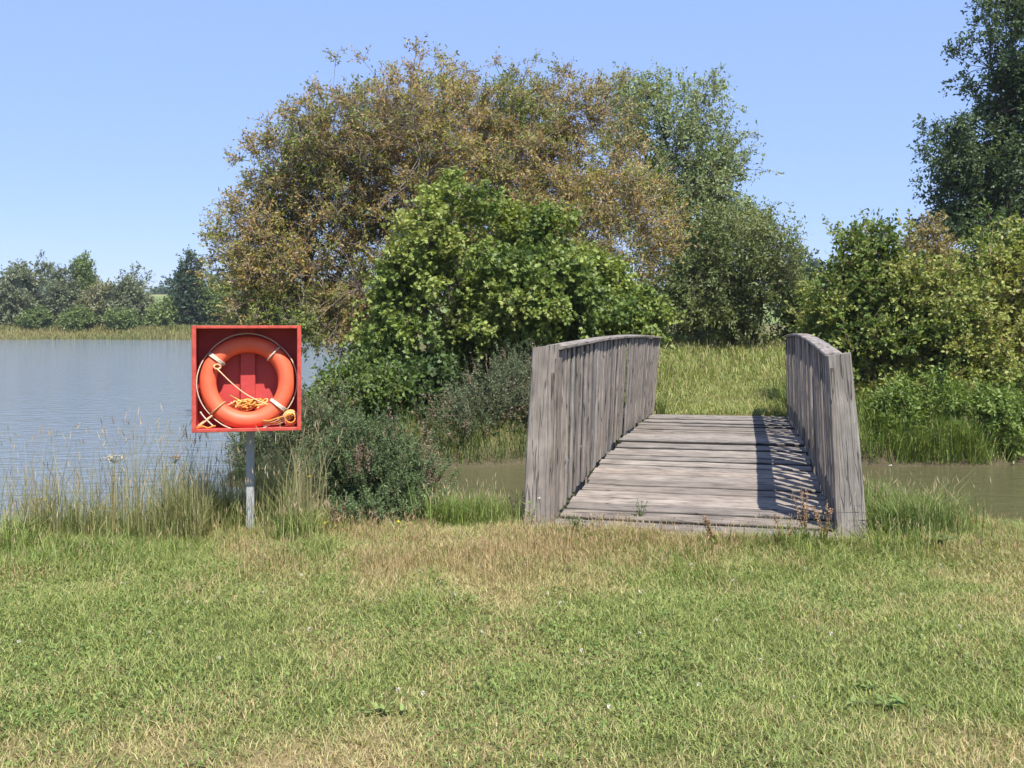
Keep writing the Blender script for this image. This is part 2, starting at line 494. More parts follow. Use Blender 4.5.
# thin summer haze over the whole place
hm = bpy.data.materials.new('haze'); hm.use_nodes = True
hn = hm.node_tree
for n_ in list(hn.nodes):
    if n_.type == 'BSDF_PRINCIPLED': hn.nodes.remove(n_)
hv = hn.nodes.new('ShaderNodeVolumePrincipled')
hv.inputs['Color'].default_value = (0.80, 0.88, 1.0, 1)
hv.inputs['Density'].default_value = 0.0003
hn.links.new(hv.outputs[0], hn.nodes['Material Output'].inputs['Volume'])
acc = Acc()
acc.add([(x_, y_, z_) for z_ in (-3.0, 22.0) for x_, y_ in ((-1700, -400), (1700, -400), (1700, 2500), (-1700, 2500))],
        [(3, 2, 1, 0), (4, 5, 6, 7), (0, 1, 5, 4), (1, 2, 6, 5), (2, 3, 7, 6), (3, 0, 4, 7)])
hz_ob = acc.build('haze', hm, flat=True)
tag(hz_ob, 'thin pale summer haze filling the air over the pond', 'haze', kind='stuff')

# ---------------------------------------------------------------- footbridge
BR = math.radians(-13.06)
BO = Vector((1.25, 6.985, 0.0))
BL = 8.0                                    # length
BW = 1.85                                   # clear width
def deck_z(y): return 0.08 + 0.11 * np.sin(math.pi * np.clip(y / BL, 0, 1))

def board(acc, o, dl, dw, dt, L, W, T, segs=3, jit=0.003, tone=1.0, taper=0.0, end_cut=(0, 0), ch=0.004, side_shade=None):
    """A sawn board: o is the middle of its start, dl along, dw across, dt through; chamfered, slightly uneven."""
    o = np.asarray(o, float); dl = np.asarray(dl, float); dw = np.asarray(dw, float); dt = np.asarray(dt, float)
    w, t = W / 2, T / 2
    c = min(ch, w * 0.4, t * 0.4)
    prof = np.array([(-w + c, -t), (w - c, -t), (w, -t + c), (w, t - c), (w - c, t), (-w + c, t), (-w, t - c), (-w, -t + c)])
    n = segs + 1
    u0 = random.uniform(0, 40); v0 = random.uniform(0, 40)
    V = []; U = []
    per = np.array([0, W - 2*c, W, W + T, W + T + c, 2 * W + T, 2 * W + T + c, 2 * W + 2 * T])
    for i in range(n):
        s = i / segs
        jw = random.uniform(-jit, jit); jt = random.uniform(-jit, jit) * 0.6
        pr = prof.copy()
        pr[:, 0] = pr[:, 0] * (1 - taper * s) + jw
        pr[:, 1] += jt
        along = np.full(8, s * L)
        if i == 0: along = along + end_cut[0] * pr[:, 0]
        if i == segs: along = along + end_cut[1] * pr[:, 0]
        V.append(o + along[:, None] * dl + pr[:, 0:1] * dw + pr[:, 1:2] * dt)
        U.append(np.stack([along + u0, pr[:, 0] + pr[:, 1] * 0.9 + v0], 1))
    V = np.concatenate(V); U = np.concatenate(U)
    i = np.arange(segs)[:, None] * 8; k = np.arange(8)[None]; k2 = (k + 1) % 8
    Qs = np.stack([i + k, i + 8 + k, i + 8 + k2, i + k2], -1).reshape(-1, 4)
    e = segs * 8
    Tc = []
    for b in (0, e):
        for j in range(1, 7):
            Tc.append((b, b + j, b + j + 1) if b == 0 else (b, b + j + 1, b + j))
    tc = tone if hasattr(tone, '__len__') else (tone, tone, tone)
    if side_shade is not None:        # side edges darkened to paint in the shade of the gaps
        tc = np.tile(np.array([tc] * 8) * np.where(np.isin(np.arange(8), (2, 3, 6, 7)), side_shade, 1.0)[:, None], (n, 1))
    acc.add(V, Qs, Tc, tc, U)

def tone(lo=0.8, hi=1.15):
    t = random.uniform(lo, hi)
    w = random.uniform(-0.04, 0.04)
    return (t * (1 + w), t, t * (1 - w))

X1, Y1, Z1 = np.eye(3)
bridge = thing('footbridge', 'weathered grey timber footbridge with arched plank deck and solid board railings', 'footbridge', BO, BR)
# deck
a = Acc()
y = -0.22
while y < BL - 0.1:
    w = random.uniform(0.165, 0.235)
    ext = 0.0 if y > 0.1 else 0.02
    lft = -BW / 2 - 0.025 + random.uniform(0.0, 0.045)
    rgt = BW / 2 + 0.05 - random.uniform(0.0, 0.03)
    yc = y + w / 2
    slope = (float(deck_z(yc + .05)) - float(deck_z(yc - .05))) / 0.1
    dz = random.uniform(-0.016, 0.010)
    tilt = slope + random.uniform(-0.04, 0.04)
    dw = np.array([random.uniform(-0.004, 0.004), 1, tilt]); dw /= np.linalg.norm(dw)
    dl = unit(np.array([[1, random.uniform(-0.006, 0.006), random.uniform(-0.004, 0.004)]]))[0]
    dt = np.cross(dl, dw)
    board(a, (lft, yc, float(deck_z(yc)) - 0.03 + dz), dl, dw, dt, rgt - lft, w, 0.06, 10, 0.004, tone(0.78, 1.22), ch=0.016, side_shade=0.16)
    y += w + random.choice([0.022, 0.03, 0.04, 0.055, 0.075])
deck = a.build('deck', M_WOOD, bridge, flat=True)
# bearers below the deck
for x0 in (-0.7, 0.0, 0.7):
    a = Acc()
    n = 12
    for i in range(n):
        ya, yb = -0.2 + i * (BL + 0.2) / n, -0.2 + (i + 1) * (BL + 0.2) / n
        za, zb = float(deck_z(ya)) - 0.215, float(deck_z(yb)) - 0.215
        d = np.array([0, yb - ya, zb - za]); Ld = np.linalg.norm(d); d /= Ld
        board(a, (x0, ya, za), d, X1, np.cross(d, X1), Ld, 0.15, 0.28, 1, 0, (0.7, 0.68, 0.62))
    a.build('bearer', M_WOOD, bridge, flat=True)
# sleeper at the near end, half buried
a = Acc()
board(a, (-BW / 2 - 0.02, -0.30, -0.015), X1, Y1, Z1, BW + 0.02, 0.13, 0.16, 8, 0.006, (0.8, 0.72, 0.6), ch=0.012)
a.build('sleeper', M_WOOD, bridge, flat=True)

def cap_top(side, y):
    t = min(max(y / BL, 0), 1)
    n, f, b = (1.305, 1.23, 0.045) if side < 0 else (1.262, 1.24, 0.08)
    return n + (f - n) * t + b * math.sin(math.pi * t)
def railing(side, lean0, lean1, shift):
    """side -1 left, +1 right; lean = inward run per metre of height, near end and far end."""
    xb = side * (BW / 2 + 0.02 + shift)
    def frame(y):
        lean = lean0 + (lean1 - lean0) * y / BL
        u = np.array([-side * lean, 0, 1.0]); o = np.array([side, 0, lean])
        return u / np.linalg.norm(u), o / np.linalg.norm(o)
    def at(y, z, out_by):
        u, o = frame(y)
        zd = float(deck_z(y))
        return np.array([xb, y, zd]) + u * (z - zd) + o * out_by
    a = Acc()
    y = 0.03
    while y < BL - 0.05:
        w = random.uniform(0.085, 0.14)
        yc = y + w / 2
        up, out = frame(yc)
        z0 = float(deck_z(yc)) - random.uniform(-0.01, 0.03) - (0.06 if side > 0 else 0)
        L = cap_top(side, yc) - 0.036 - z0 - random.uniform(0, 0.012)
        dl = up + np.array([0, random.uniform(-0.012, 0.012), 0]); dl /= np.linalg.norm(dl)
        o = np.array([xb, yc, z0]) + out * random.uniform(-0.010, 0.008)
        dw = np.array([0, 1, 0]) + out * random.uniform(-0.06, 0.06); dw /= np.linalg.norm(dw)
        board(a, o, dl, dw, np.cross(dl, dw), L, w, 0.021, 4, 0.003, tone(0.95, 1.5), end_cut=(random.uniform(-.1, .1), 0), side_shade=0.6)
        y += w + random.uniform(0.07, 0.11)
    r = a.build('railing', M_WOOD, bridge, flat=True)
    tag(r, 'left board railing lit by the sun' if side < 0 else 'right board railing casting its shadow on the deck')
    # horizontal rails on the outer face
    for low in (True, False):
        b = Acc(); n = 12
        for i in range(n):
            ya, yb = 0.02 + i * (BL - 0.04) / n, 0.02 + (i + 1) * (BL - 0.04) / n
            za, zb = (float(deck_z(ya)) + 0.2, float(deck_z(yb)) + 0.2) if low else (cap_top(side, ya) - 0.066, cap_top(side, yb) - 0.066)
            pa, pb = at(ya, za, 0.045), at(yb, zb, 0.045)
            up, out = frame(ya)
            d = pb - pa; Ld = np.linalg.norm(d); d /= Ld
            board(b, pa, d, up, np.cross(d, up), Ld, 0.09 if low else 0.05, 0.045, 1, 0, (0.8, 0.78, 0.74))
        b.build('rail', M_WOOD, r, flat=True)
    # posts: the near and far ones are heavy slabs, the middle ones lighter
    for yy in (-0.04, 2.0, 4.0, 6.0, BL + 0.03):
        big = yy < 0 or yy > BL
        w, t = (0.21 if side < 0 else 0.185, 0.13) if yy < 0 else ((0.17, 0.11) if big else (0.11, 0.09))
        ct = cap_top(side, yy)
        top = ct - (0.005 if yy < 0 else 0.03) if big else ct - 0.14
        up, out = frame(yy)
        z0 = float(deck_z(yy)) - 0.45
        o = np.array([xb, yy, z0]) + out * (0.02 + w / 2 if big else 0.073 + w / 2) - up * 0
        if yy < 0:
            splay = up - out * (0.025 if side < 0 else 0.03); splay /= np.linalg.norm(splay)
        else:
            splay = up
        b = Acc()
        cut = ((0.16 if side < 0 else -0.10) if yy < 0 else 0)
        wd = np.array([0, 1, 0]) if False else out
        board(b, o, splay, wd, np.cross(splay, wd), top - z0, w, t, 7, 0.004, tone(1.08, 1.18), taper=0.16 if yy < 0 else 0, end_cut=(0, -cut if side > 0 else -cut), ch=0.012)
        if yy < 0:      # the narrower plank fixed beside the slab
            o2 = np.array([xb, yy - 0.015, z0 + 0.1]) + out * 0.008
            board(b, o2, up, out, np.cross(up, out), top - z0 - 0.19, 0.042, 0.1, 6, 0.003, tone(0.9, 1.0), ch=0.006)
        b.build('post', M_WOOD, r, flat=True)
    # broad flat handrail bent over the top
    b = Acc(); n = 9
    for i in range(n):
        ya, yb = 0.0 + i * BL / n, 0.0 + (i + 1) * BL / n
        pa, pb = at(ya, cap_top(side, ya) - 0.017, 0.02), at(yb, cap_top(side, yb) - 0.017, 0.02)
        up, out = frame(ya)
        d = pb - pa; Ld = np.linalg.norm(d); d /= Ld
        board(b, pa, d, out, np.cross(d, out), Ld - 0.004, 0.12, 0.030, 3, 0.002, tone(1.0, 1.12), ch=0.006)
    b.build('handrail', M_WOOD, r, flat=True)
railing(-1, 0.02, 0.085, 0.03)
railing(1, 0.045, 0.02, 0.045)

# ---------------------------------------------------------------- trees and shrubs
def crown_tips(ell, n, seed, gap=0.35, gfreq=0.8, shell=2.0, shoots=0.05):
    r = np.random.default_rng(seed)
    ell = np.array(ell, float)
    vol = ell[:, 3] * ell[:, 4] * ell[:, 5]
    vol = vol ** 0.8
    k = r.choice(len(ell), size=n * 4, p=vol / vol.sum())
    d = unit(r.normal(size=(n * 4, 3)))
    rad = r.uniform(0, 1, n * 4) ** (1 / (1 + shell))
    q = d + ell[k, :3] * 0.31
    rad = rad * (0.62 + 0.66 * noise3(q, 2.3, seed + 7) + 0.16 * noise3(q, 6.0, seed + 8)) * (0.94 + 0.12 * r.uniform(0, 1, n * 4))
    sh = r.uniform(0, 1, n * 4) < shoots * np.where(d[:, 2] > 0.3, 1.6, 1.0)                      # shoots that stick out
    rad = np.where(sh & (d[:, 2] > -0.2), rad * 1.0 + r.uniform(0.1, 0.28 + shoots * 0.8, n * 4), rad)
    rad = np.minimum(rad, 1.22 + shoots * 1.5)
    P = ell[k, :3] + d * rad[:, None] * ell[k, 3:6]
    g = noise3(P, gfreq, seed) * 0.6 + noise3(P, gfreq * 2.3, seed + 1) * 0.4
    ok = g > gap
    P = P[ok]; rad = rad[ok]; d = d[ok]
    return P[:n], d[:n]

def make_tree(name, label, cat, base, ell, n_tips, per_tip, leaf, clump, pal, seed, trunk_r=0.12, n_limb=12, fork=0.35,
              shape=DIAMOND, gap=0.35, gfreq=0.8, shell=1.6, bark=(0.13, 0.105, 0.085), twigs=3, twig_len=0.4, twig_r=0.006,
              droop=0.2, stems=1, group=None, palfreq=0.7, mat=None, up=0.45, part_names=('trunk', 'crown'), fine=True, shoots=0.05):
    global rng
    rng = np.random.default_rng(seed)
    bz = hz(base[0], base[1]) - 0.05
    root = thing(name, label, cat, (base[0], base[1], bz), 0, group)
    off = np.array([base[0], base[1], bz])
    tips, tdir = crown_tips(ell, n_tips, seed, gap, gfreq, shell, shoots)
    nt = len(tips)
    cen = tips.mean(0)
    # ---- wood
    w = Acc()
    limbs = []
    kc = tips[rng.choice(nt, size=min(n_limb, nt), replace=False)]
    # spread the limb ends over the crown (a few k-means steps)
    for _ in range(3):
        lab = ((tips[:, None] - kc[None]) ** 2).sum(-1).argmin(1)
        kc = np.array([tips[lab == j].mean(0) if (lab == j).any() else kc[j] for j in range(len(kc))])
    fk = off + (cen - off) * np.array([fork * 0.5, fork * 0.5, fork])
    stem_tops = []
    for s in range(stems):
        j = np.array([rng.normal() * 0.25, rng.normal() * 0.25, 0]) * (min(1.0, 0.6 * (tips[:, 0].max() - tips[:, 0].min()) / 4) if stems > 1 else 0)
        st = fk + j * 2.2
        b0 = off + j * 0.6
        pts = [b0 + (st - b0) * t + np.array([math.sin(t * 3 + seed) * 0.06, math.cos(t * 2.3 + seed) * 0.05, 0]) * t for t in np.linspace(0, 1, 6)]
        rr = trunk_r / math.sqrt(stems)
        tube(w, pts, [rr * 1.45, rr * 1.12, rr, rr * 0.95, rr * 0.9, rr * 0.8], 9, bark)
        stem_tops.append((pts[-1], rr * 0.8))
    nodes = []; nrad = []
    for kx in kc:
        st, rr = min(stem_tops, key=lambda q: np.linalg.norm(q[0][:2] - kx[:2]) + rng.uniform(0, 0.4))
        end = kx
        mid = st + (end - st) * 0.5 + np.array([0, 0, 0.14]) * np.linalg.norm(end - st) + rng.normal(size=3) * 0.08
        T = np.linspace(0, 1, 8)[:, None]
        pts = (1 - T) ** 2 * st + 2 * T * (1 - T) * mid + T ** 2 * end + rng.normal(size=(8, 3)) * 0.025 * np.sin(T * math.pi)
        rads = rr * 0.62 * (1 - 0.86 * np.linspace(0, 1, 8))
        tube(w, pts, rads, 6, bark)
        nodes.append(pts[2:]); nrad.append(rads[2:])
    nodes = np.concatenate(nodes); nrad = np.concatenate(nrad)
    # branches from the limbs out to the leaf clumps
    if fine:
        sub = np.arange(nt)
        for i in sub:
            j = (((nodes - tips[i]) ** 2).sum(1) + (nodes[:, 2] > tips[i][2]) * 0.4).argmin()
            p0 = nodes[j]; p1 = tips[i]
            m = (p0 + p1) / 2 + rng.normal(size=3) * 0.06 * np.linalg.norm(p1 - p0) + np.array([0, 0, 0.05])
            r0 = min(nrad[j] * 0.6, 0.03)
            tube(w, [p0, m, p1], [r0, r0 * 0.6, max(twig_r, r0 * 0.25)], 4, bark, cap=False)
    # twigs fan out of every branch end and carry the leaves
    ntw = max(4, int(round(per_tip / 8.5)))
    lpt = int(math.ceil(per_tip / ntw))
    TD = unit(np.repeat(tdir, ntw, 0) * 0.55 + rng.normal(size=(nt * ntw, 3)) * 0.75 + np.array([0, 0, 0.28]))
    TL = clump * rng.uniform(1.0, 2.3, nt * ntw)
    TB = np.repeat(tips, ntw, 0) + rng.normal(size=(nt * ntw, 3)) * clump * 0.22
    if fine and twigs:
        sel = (np.arange(nt * ntw) % ntw) < twigs
        bc = np.array(bark) * rng.uniform(0.8, 1.5, (sel.sum(), 1))
        spikes(w, TB[sel], TD[sel], TL[sel] * 1.05, twig_r, bc)
    w.build(part_names[0], M_BARK, root, offset=off)
    # ---- leaves
    f = Acc()
    per_tip = ntw * lpt
    N = nt * per_tip
    tt = rng.uniform(0.12, 1.05, N)
    td_ = np.repeat(TD, lpt, 0)
    P = np.repeat(TB, lpt, 0) + td_ * (tt * np.repeat(TL, lpt))[:, None] + rng.normal(size=(N, 3)) * leaf[0] * 0.22
    P[:, 2] -= droop * 0.35 * tt ** 2 * np.repeat(TL, lpt)
    dirs = np.repeat(tdir, per_tip, 0)
    P[:, 2] = np.maximum(P[:, 2], height(P[:, 0], P[:, 1]) + 0.03)
    tone_t = np.repeat(noise3(tips, palfreq, seed + 5) * 0.75 + rng.uniform(0, 0.35, nt) - 0.05, per_tip) + np.repeat(rng.normal(size=nt * ntw) * 0.07, lpt) + rng.normal(size=N) * 0.08
    colr = pick(pal, tone_t, N)
    ax = unit(rng.normal(size=(N, 3)) * 0.75 + td_ * 0.8 + np.array([0, 0, -droop]))
    nr = unit(rng.normal(size=(N, 3)) * 0.75 + np.array([0, 0, up]) + dirs * 0.45)
    sc = rng.uniform(0.65, 1.25, N)
    leaves(f, P, ax, nr, leaf[0] * sc, leaf[1] * sc, colr, shape)
    f.build(part_names[1], mat or M_LEAF, root, offset=off)
    return root

def E(px, py, rx, rz, Y, dy=0.0, fy=0.9):
    """A lobe of a crown: seen about px,py with half sizes in pixels at distance Y."""
    y = Y + dy
    return (wx(px, y), y, wz(py, y), rx / F * y, rx / F * y * fy, rz / F * y)

# the big part-bare tree over the water
make_tree('willow_tree', 'large half-bare tree with brown and olive leaves behind the green maple', 'tree', (wx(450, 20), 20.0),
          [E(450, 195, 150, 122, 20), E(300, 255, 82, 82, 19.6), E(560, 165, 92, 100, 20.6, 0.4), E(345, 160, 84, 72, 20, -0.5),
           E(600, 235, 80, 66, 18.6), E(440, 128, 90, 48, 20.4), E(545, 116, 62, 40, 20.5), E(258, 262, 50, 66, 19.4), E(640, 200, 34, 56, 19.6),
           E(285, 315, 70, 34, 19.4), E(330, 320, 60, 34, 19.0), E(292, 180, 56, 62, 19.8), E(318, 135, 48, 42, 20.0), E(250, 230, 36, 44, 19.6)],
          2900, 86, (0.068, 0.028), 0.17,
          [(0.10, 0.155, 0.03), (0.20, 0.235, 0.042), (0.15, 0.20, 0.04), (0.28, 0.205, 0.066), (0.30, 0.185, 0.078), (0.34, 0.305, 0.06), (0.18, 0.22, 0.042), (0.13, 0.18, 0.035)],
          21, trunk_r=0.22, n_limb=26, fork=0.30, gap=0.365, gfreq=0.8, shell=1.3, bark=(0.21, 0.17, 0.145), twigs=10, twig_len=0.40, twig_r=0.006, stems=3)
# green broad-leaved tree in front
make_tree('maple_tree', 'bushy bright green maple low over the bank beside the bridge', 'tree', (wx(520, 16.6), 16.6),
          [E(468, 275, 82, 78, 16.5, -0.4), E(410, 320, 58, 50, 16.2, -0.3), E(548, 300, 64, 46, 16.6, -0.5), E(632, 320, 46, 24, 16.8), E(515, 255, 58, 56, 16.8, -0.3), E(388, 362, 36, 26, 16.2), E(585, 296, 44, 44, 17.2), E(480, 350, 60, 30, 17.6)],
          1150, 112, (0.066, 0.058), 0.17,
          [(0.042, 0.078, 0.019), (0.088, 0.138, 0.028), (0.16, 0.215, 0.044), (0.245, 0.295, 0.066), (0.30, 0.315, 0.095)],
          33, trunk_r=0.11, n_limb=14, shape=LOBED, gap=0.46, gfreq=1.35, shell=1.4, twigs=2, stems=3, droop=0.5, up=0.8)
# grey green airy tree to the right
make_tree('poplar_tree', 'airy grey-green tree rising to the right behind the brown tree', 'tree', (wx(700, 27), 27.0),
          [E(672, 150, 62, 72, 27), E(718, 185, 45, 62, 27), E(630, 105, 36, 36, 27), E(690, 230, 70, 60, 27), E(750, 215, 22, 28, 27), E(690, 105, 38, 26, 27)],
          760, 50, (0.10, 0.045), 0.24,
          [(0.12, 0.165, 0.06), (0.19, 0.24, 0.095), (0.25, 0.30, 0.13), (0.30, 0.345, 0.17)],
          45, trunk_r=0.16, n_limb=16, gap=0.48, gfreq=0.8, shell=1.4, twigs=5, twig_len=0.5, bark=(0.15, 0.13, 0.11))
make_tree('willow_shrub', 'rounded dull green willow shrub at the end of the grass path', 'shrub', (wx(740, 25), 25.0),
          [E(738, 262, 58, 52, 24.6), E(698, 290, 46, 38, 24.4), E(768, 296, 26, 34, 25), E(720, 308, 52, 26, 25), E(688, 262, 42, 46, 25.5), E(655, 300, 40, 34, 25.5)],
          900, 60, (0.10, 0.04), 0.22,
          [(0.07, 0.10, 0.03), (0.12, 0.155, 0.05), (0.17, 0.20, 0.07), (0.20, 0.225, 0.085)],
          52, trunk_r=0.12, n_limb=10, gap=0.30, shell=2.2, twigs=2, stems=4)
# tall dark tree at the right edge
make_tree('oak_tree', 'tall dark green tree rising out of frame behind the yellow-green shrubs', 'tree', (wx(1035, 28), 28.0),
          [E(996, 46, 40, 50, 28), E(958, 152, 42, 36, 28), E(1005, 190, 56, 52, 28), E(1055, 60, 52, 100, 28), E(1018, 0, 40, 38, 28),
           E(1040, -60, 60, 55, 28), E(1090, 150, 60, 90, 28.5), E(1030, 112, 44, 55, 28), E(965, 212, 38, 30, 28)],
          1700, 80, (0.095, 0.052), 0.23,
          [(0.04, 0.07, 0.03), (0.07, 0.11, 0.045), (0.10, 0.145, 0.062), (0.13, 0.175, 0.085)],
          63, trunk_r=0.25, n_limb=18, shape=OVAL, gap=0.455, gfreq=0.85, shell=1.6, twigs=2, bark=(0.09, 0.075, 0.06))
# the shrubs along the right bank
YG = [(0.055, 0.095, 0.022), (0.10, 0.155, 0.032), (0.18, 0.225, 0.045), (0.27, 0.285, 0.07), (0.23, 0.22, 0.065)]
make_tree('hazel_shrub', 'yellow-green shrub with bare brown twigs on top right behind the railing', 'shrub', (wx(862, 16), 16.0),
          [E(858, 330, 44, 68, 16), E(880, 375, 55, 55, 15.6), E(864, 268, 30, 44, 16.2), E(840, 300, 24, 40, 16.6)],
          680, 70, (0.066, 0.040), 0.16, YG, 71, trunk_r=0.07, n_limb=9, shape=OVAL, gap=0.43, gfreq=1.2, shell=1.5, twigs=4, twig_len=0.45, stems=4, bark=(0.2, 0.14, 0.09), shoots=0.14)
make_tree('hazel_shrub', 'broad yellow-green shrub in the middle of the right bank', 'shrub', (wx(935, 15.6), 15.6),
          [E(930, 335, 50, 75, 15.6), E(905, 385, 45, 45, 15.2), E(960, 385, 50, 45, 15.2)],
          680, 70, (0.066, 0.040), 0.16, YG, 72, trunk_r=0.07, n_limb=9, shape=OVAL, gap=0.44, gfreq=1.2, shell=1.5, twigs=4, stems=4, bark=(0.2, 0.14, 0.09), shoots=0.14)
make_tree('hazel_shrub', 'tall yellow-green shrub at the right edge in front of the dark tree', 'shrub', (wx(1000, 16.3), 16.3),
          [E(990, 310, 50, 72, 16.3), E(1020, 290, 50, 60, 16.6), E(1000, 380, 60, 45, 15.6), E(1060, 330, 55, 85, 16.4)],
          950, 70, (0.066, 0.040), 0.16, YG, 73, trunk_r=0.08, n_limb=11, shape=OVAL, gap=0.44, gfreq=1.1, shell=1.5, twigs=4, stems=5, bark=(0.2, 0.14, 0.09), shoots=0.14)
make_tree('thorn_shrub', 'rusty-tinged thin shrub poking up between the shrubs and the dark tree', 'shrub', (wx(930, 18.5), 18.5),
          [E(928, 255, 24, 32, 18.5), E(915, 300, 40, 40, 18.5), E(950, 285, 28, 34, 18.5)],
          300, 48, (0.08, 0.04), 0.17,
          [(0.10, 0.13, 0.035), (0.20, 0.21, 0.05), (0.25, 0.19, 0.07), (0.15, 0.185, 0.045)],
          74, trunk_r=0.06, n_limb=8, gap=0.36, gfreq=1.0, twigs=6, twig_len=0.5, stems=3, bark=(0.19, 0.14, 0.11))
make_tree('hedge_shrub', 'low dark green shrub beside the far end of the path', 'shrub', (wx(812, 24), 24.0),
          [E(812, 325, 30, 26, 24), E(838, 310, 24, 30, 24)], 260, 55, (0.10, 0.06), 0.2,
          [(0.05, 0.08, 0.02), (0.09, 0.13, 0.03), (0.14, 0.17, 0.045)], 75, trunk_r=0.06, n_limb=6, shape=OVAL, twigs=1, stems=3)
make_tree('distant_tree', 'dark round tree far off beyond the end of the path', 'tree', (wx(803, 95), 95.0),
          [E(803, 284, 20, 22, 95), E(815, 296, 14, 18, 95), E(790, 296, 14, 18, 95)], 320, 40, (0.35, 0.25), 0.7,
          [(0.035, 0.06, 0.025), (0.055, 0.085, 0.035), (0.07, 0.10, 0.045)], 76, trunk_r=0.3, n_limb=6, gap=0.25, gfreq=0.25, twigs=0, palfreq=0.2, bark=(0.1, 0.085, 0.07))

# trees on the far bank of the pond
FB = 'trees on the far bank of the pond'  # far leaf palettes below are lightened and greyed, painting haze into them
GREY = [(0.085, 0.105, 0.055), (0.13, 0.155, 0.08), (0.18, 0.205, 0.115), (0.22, 0.24, 0.15)]
GREN = [(0.075, 0.115, 0.035), (0.125, 0.175, 0.05), (0.17, 0.225, 0.07), (0.20, 0.25, 0.09)]
DARK = [(0.03, 0.058, 0.028), (0.05, 0.085, 0.04), (0.07, 0.11, 0.05), (0.09, 0.13, 0.065)]
OLIV = [(0.11, 0.125, 0.055), (0.165, 0.175, 0.08), (0.22, 0.215, 0.11), (0.25, 0.245, 0.14)]
far = [
    ('far_tree', 'grey-green bushy tree cut by the left edge on the far bank', -12, 101, [(-14, 300, 26, 32)], GREY, 260, 0.30),
    ('far_tree', 'grey-green round-topped tree nearest the left edge across the pond', 14, 100, [(16, 298, 20, 31), (6, 308, 16, 20)], GREY, 300, 0.28),
    ('far_tree', 'thin-topped grey tree second from the left across the pond', 42, 101, [(40, 296, 17, 30), (50, 305, 16, 22)], GREY, 300, 0.34),
    ('far_tree', 'open-crowned grey tree beside the slim tall one across the pond', 64, 100, [(64, 300, 14, 30), (70, 310, 14, 16)], GREY, 240, 0.38),
    ('far_tree', 'slim tall pale green tree standing above the others across the pond', 83, 102, [(83, 280, 8, 22), (86, 298, 11, 20)], GREN, 190, 0.36),
    ('far_tree', 'olive round bush between the slim tree and the pale tree across the pond', 102, 100, [(102, 304, 18, 22), (96, 314, 18, 14)], OLIV, 280, 0.24),
    ('far_tree', 'pale feathery tree left of the field gap across the pond', 131, 100, [(132, 296, 15, 25), (126, 308, 20, 20), (142, 312, 12, 14)], GREY, 300, 0.33),
    ('far_tree', 'tall dark pointed tree right of the field gap across the pond', 189, 99, [(190, 270, 9, 18), (188, 290, 15, 18), (190, 308, 18, 18)], DARK, 340, 0.30),
    ('far_tree', 'light green bush right of the dark pointed tree across the pond', 214, 99, [(212, 300, 13, 24), (222, 306, 14, 18)], GREN, 260, 0.3),
    ('far_tree', 'pale green bush half hidden by the brown tree across the pond', 243, 100, [(243, 302, 18, 24), (258, 308, 14, 18)], GREN, 260, 0.28),
    ('far_tree', 'dull green bush behind the lifebuoy cabinet across the pond', 285, 101, [(283, 300, 22, 26), (305, 308, 16, 18)], OLIV, 280, 0.28),
    ('far_tree', 'grey bush behind the overhanging brown branches across the pond', 335, 102, [(330, 302, 20, 24), (350, 308, 18, 18)], GREY, 280, 0.28),
    ('far_bush', 'small bright green bush under the trees near the left edge across the pond', 36, 97, [(35, 322, 13, 8)], GREN, 110, 0.2),
    ('far_bush', 'small bright green bush below the slim tall tree across the pond', 78, 97, [(78, 321, 12, 9)], GREN, 110, 0.2),
    ('far_bush', 'small bright green bush below the pale feathery tree across the pond', 125, 97, [(125, 322, 14, 8)], GREN, 110, 0.2),
    ('far_bush', 'low bright green bush just in front of the field gap across the pond', 166, 98, [(166, 317, 14, 12), (158, 320, 8, 8)], GREN, 150, 0.2),
]
for k, (nm, lb, px, Y, el, pal, nt_, gp) in enumerate(far):
    make_tree(nm, lb, 'tree' if nm == 'far_tree' else 'bush', (wx(px, Y), float(Y)), [E(a_, b_, c_, d_, Y) for a_, b_, c_, d_ in el],
              nt_, 42, (0.27, 0.15), 0.42, pal, 100 + k, trunk_r=0.14, n_limb=7, gap=gp, gfreq=0.33, shell=1.5, twigs=2, twig_len=1.0, twig_r=0.018,
              palfreq=0.25, group=FB if nm == 'far_tree' else 'low bushes on the far bank', bark=(0.14, 0.12, 0.10), stems=2)
make_tree('field_hedge', 'far dark hedge clump on the skyline of the pale field', 'hedge', (wx(166, 330), 330.0),
          [E(163, 295, 5, 3.5, 330), E(171, 296, 6, 3, 330), E(155, 296, 4, 3, 330)], 200, 30, (0.9, 0.6), 0.9, DARK, 140, trunk_r=0.2, n_limb=4, gap=0.2, twigs=0, palfreq=0.1, fine=False)
make_tree('distant_wood', 'dark distant trees seen between the grey far bank trees', 'trees', (wx(66, 260), 260.0),
          [E(56, 296, 20, 9, 260), E(85, 296, 24, 8, 260), E(110, 298, 20, 8, 260)], 300, 36, (0.9, 0.6), 1.3, DARK, 141, trunk_r=0.4, n_limb=6, gap=0.2, twigs=0, palfreq=0.1, fine=False)

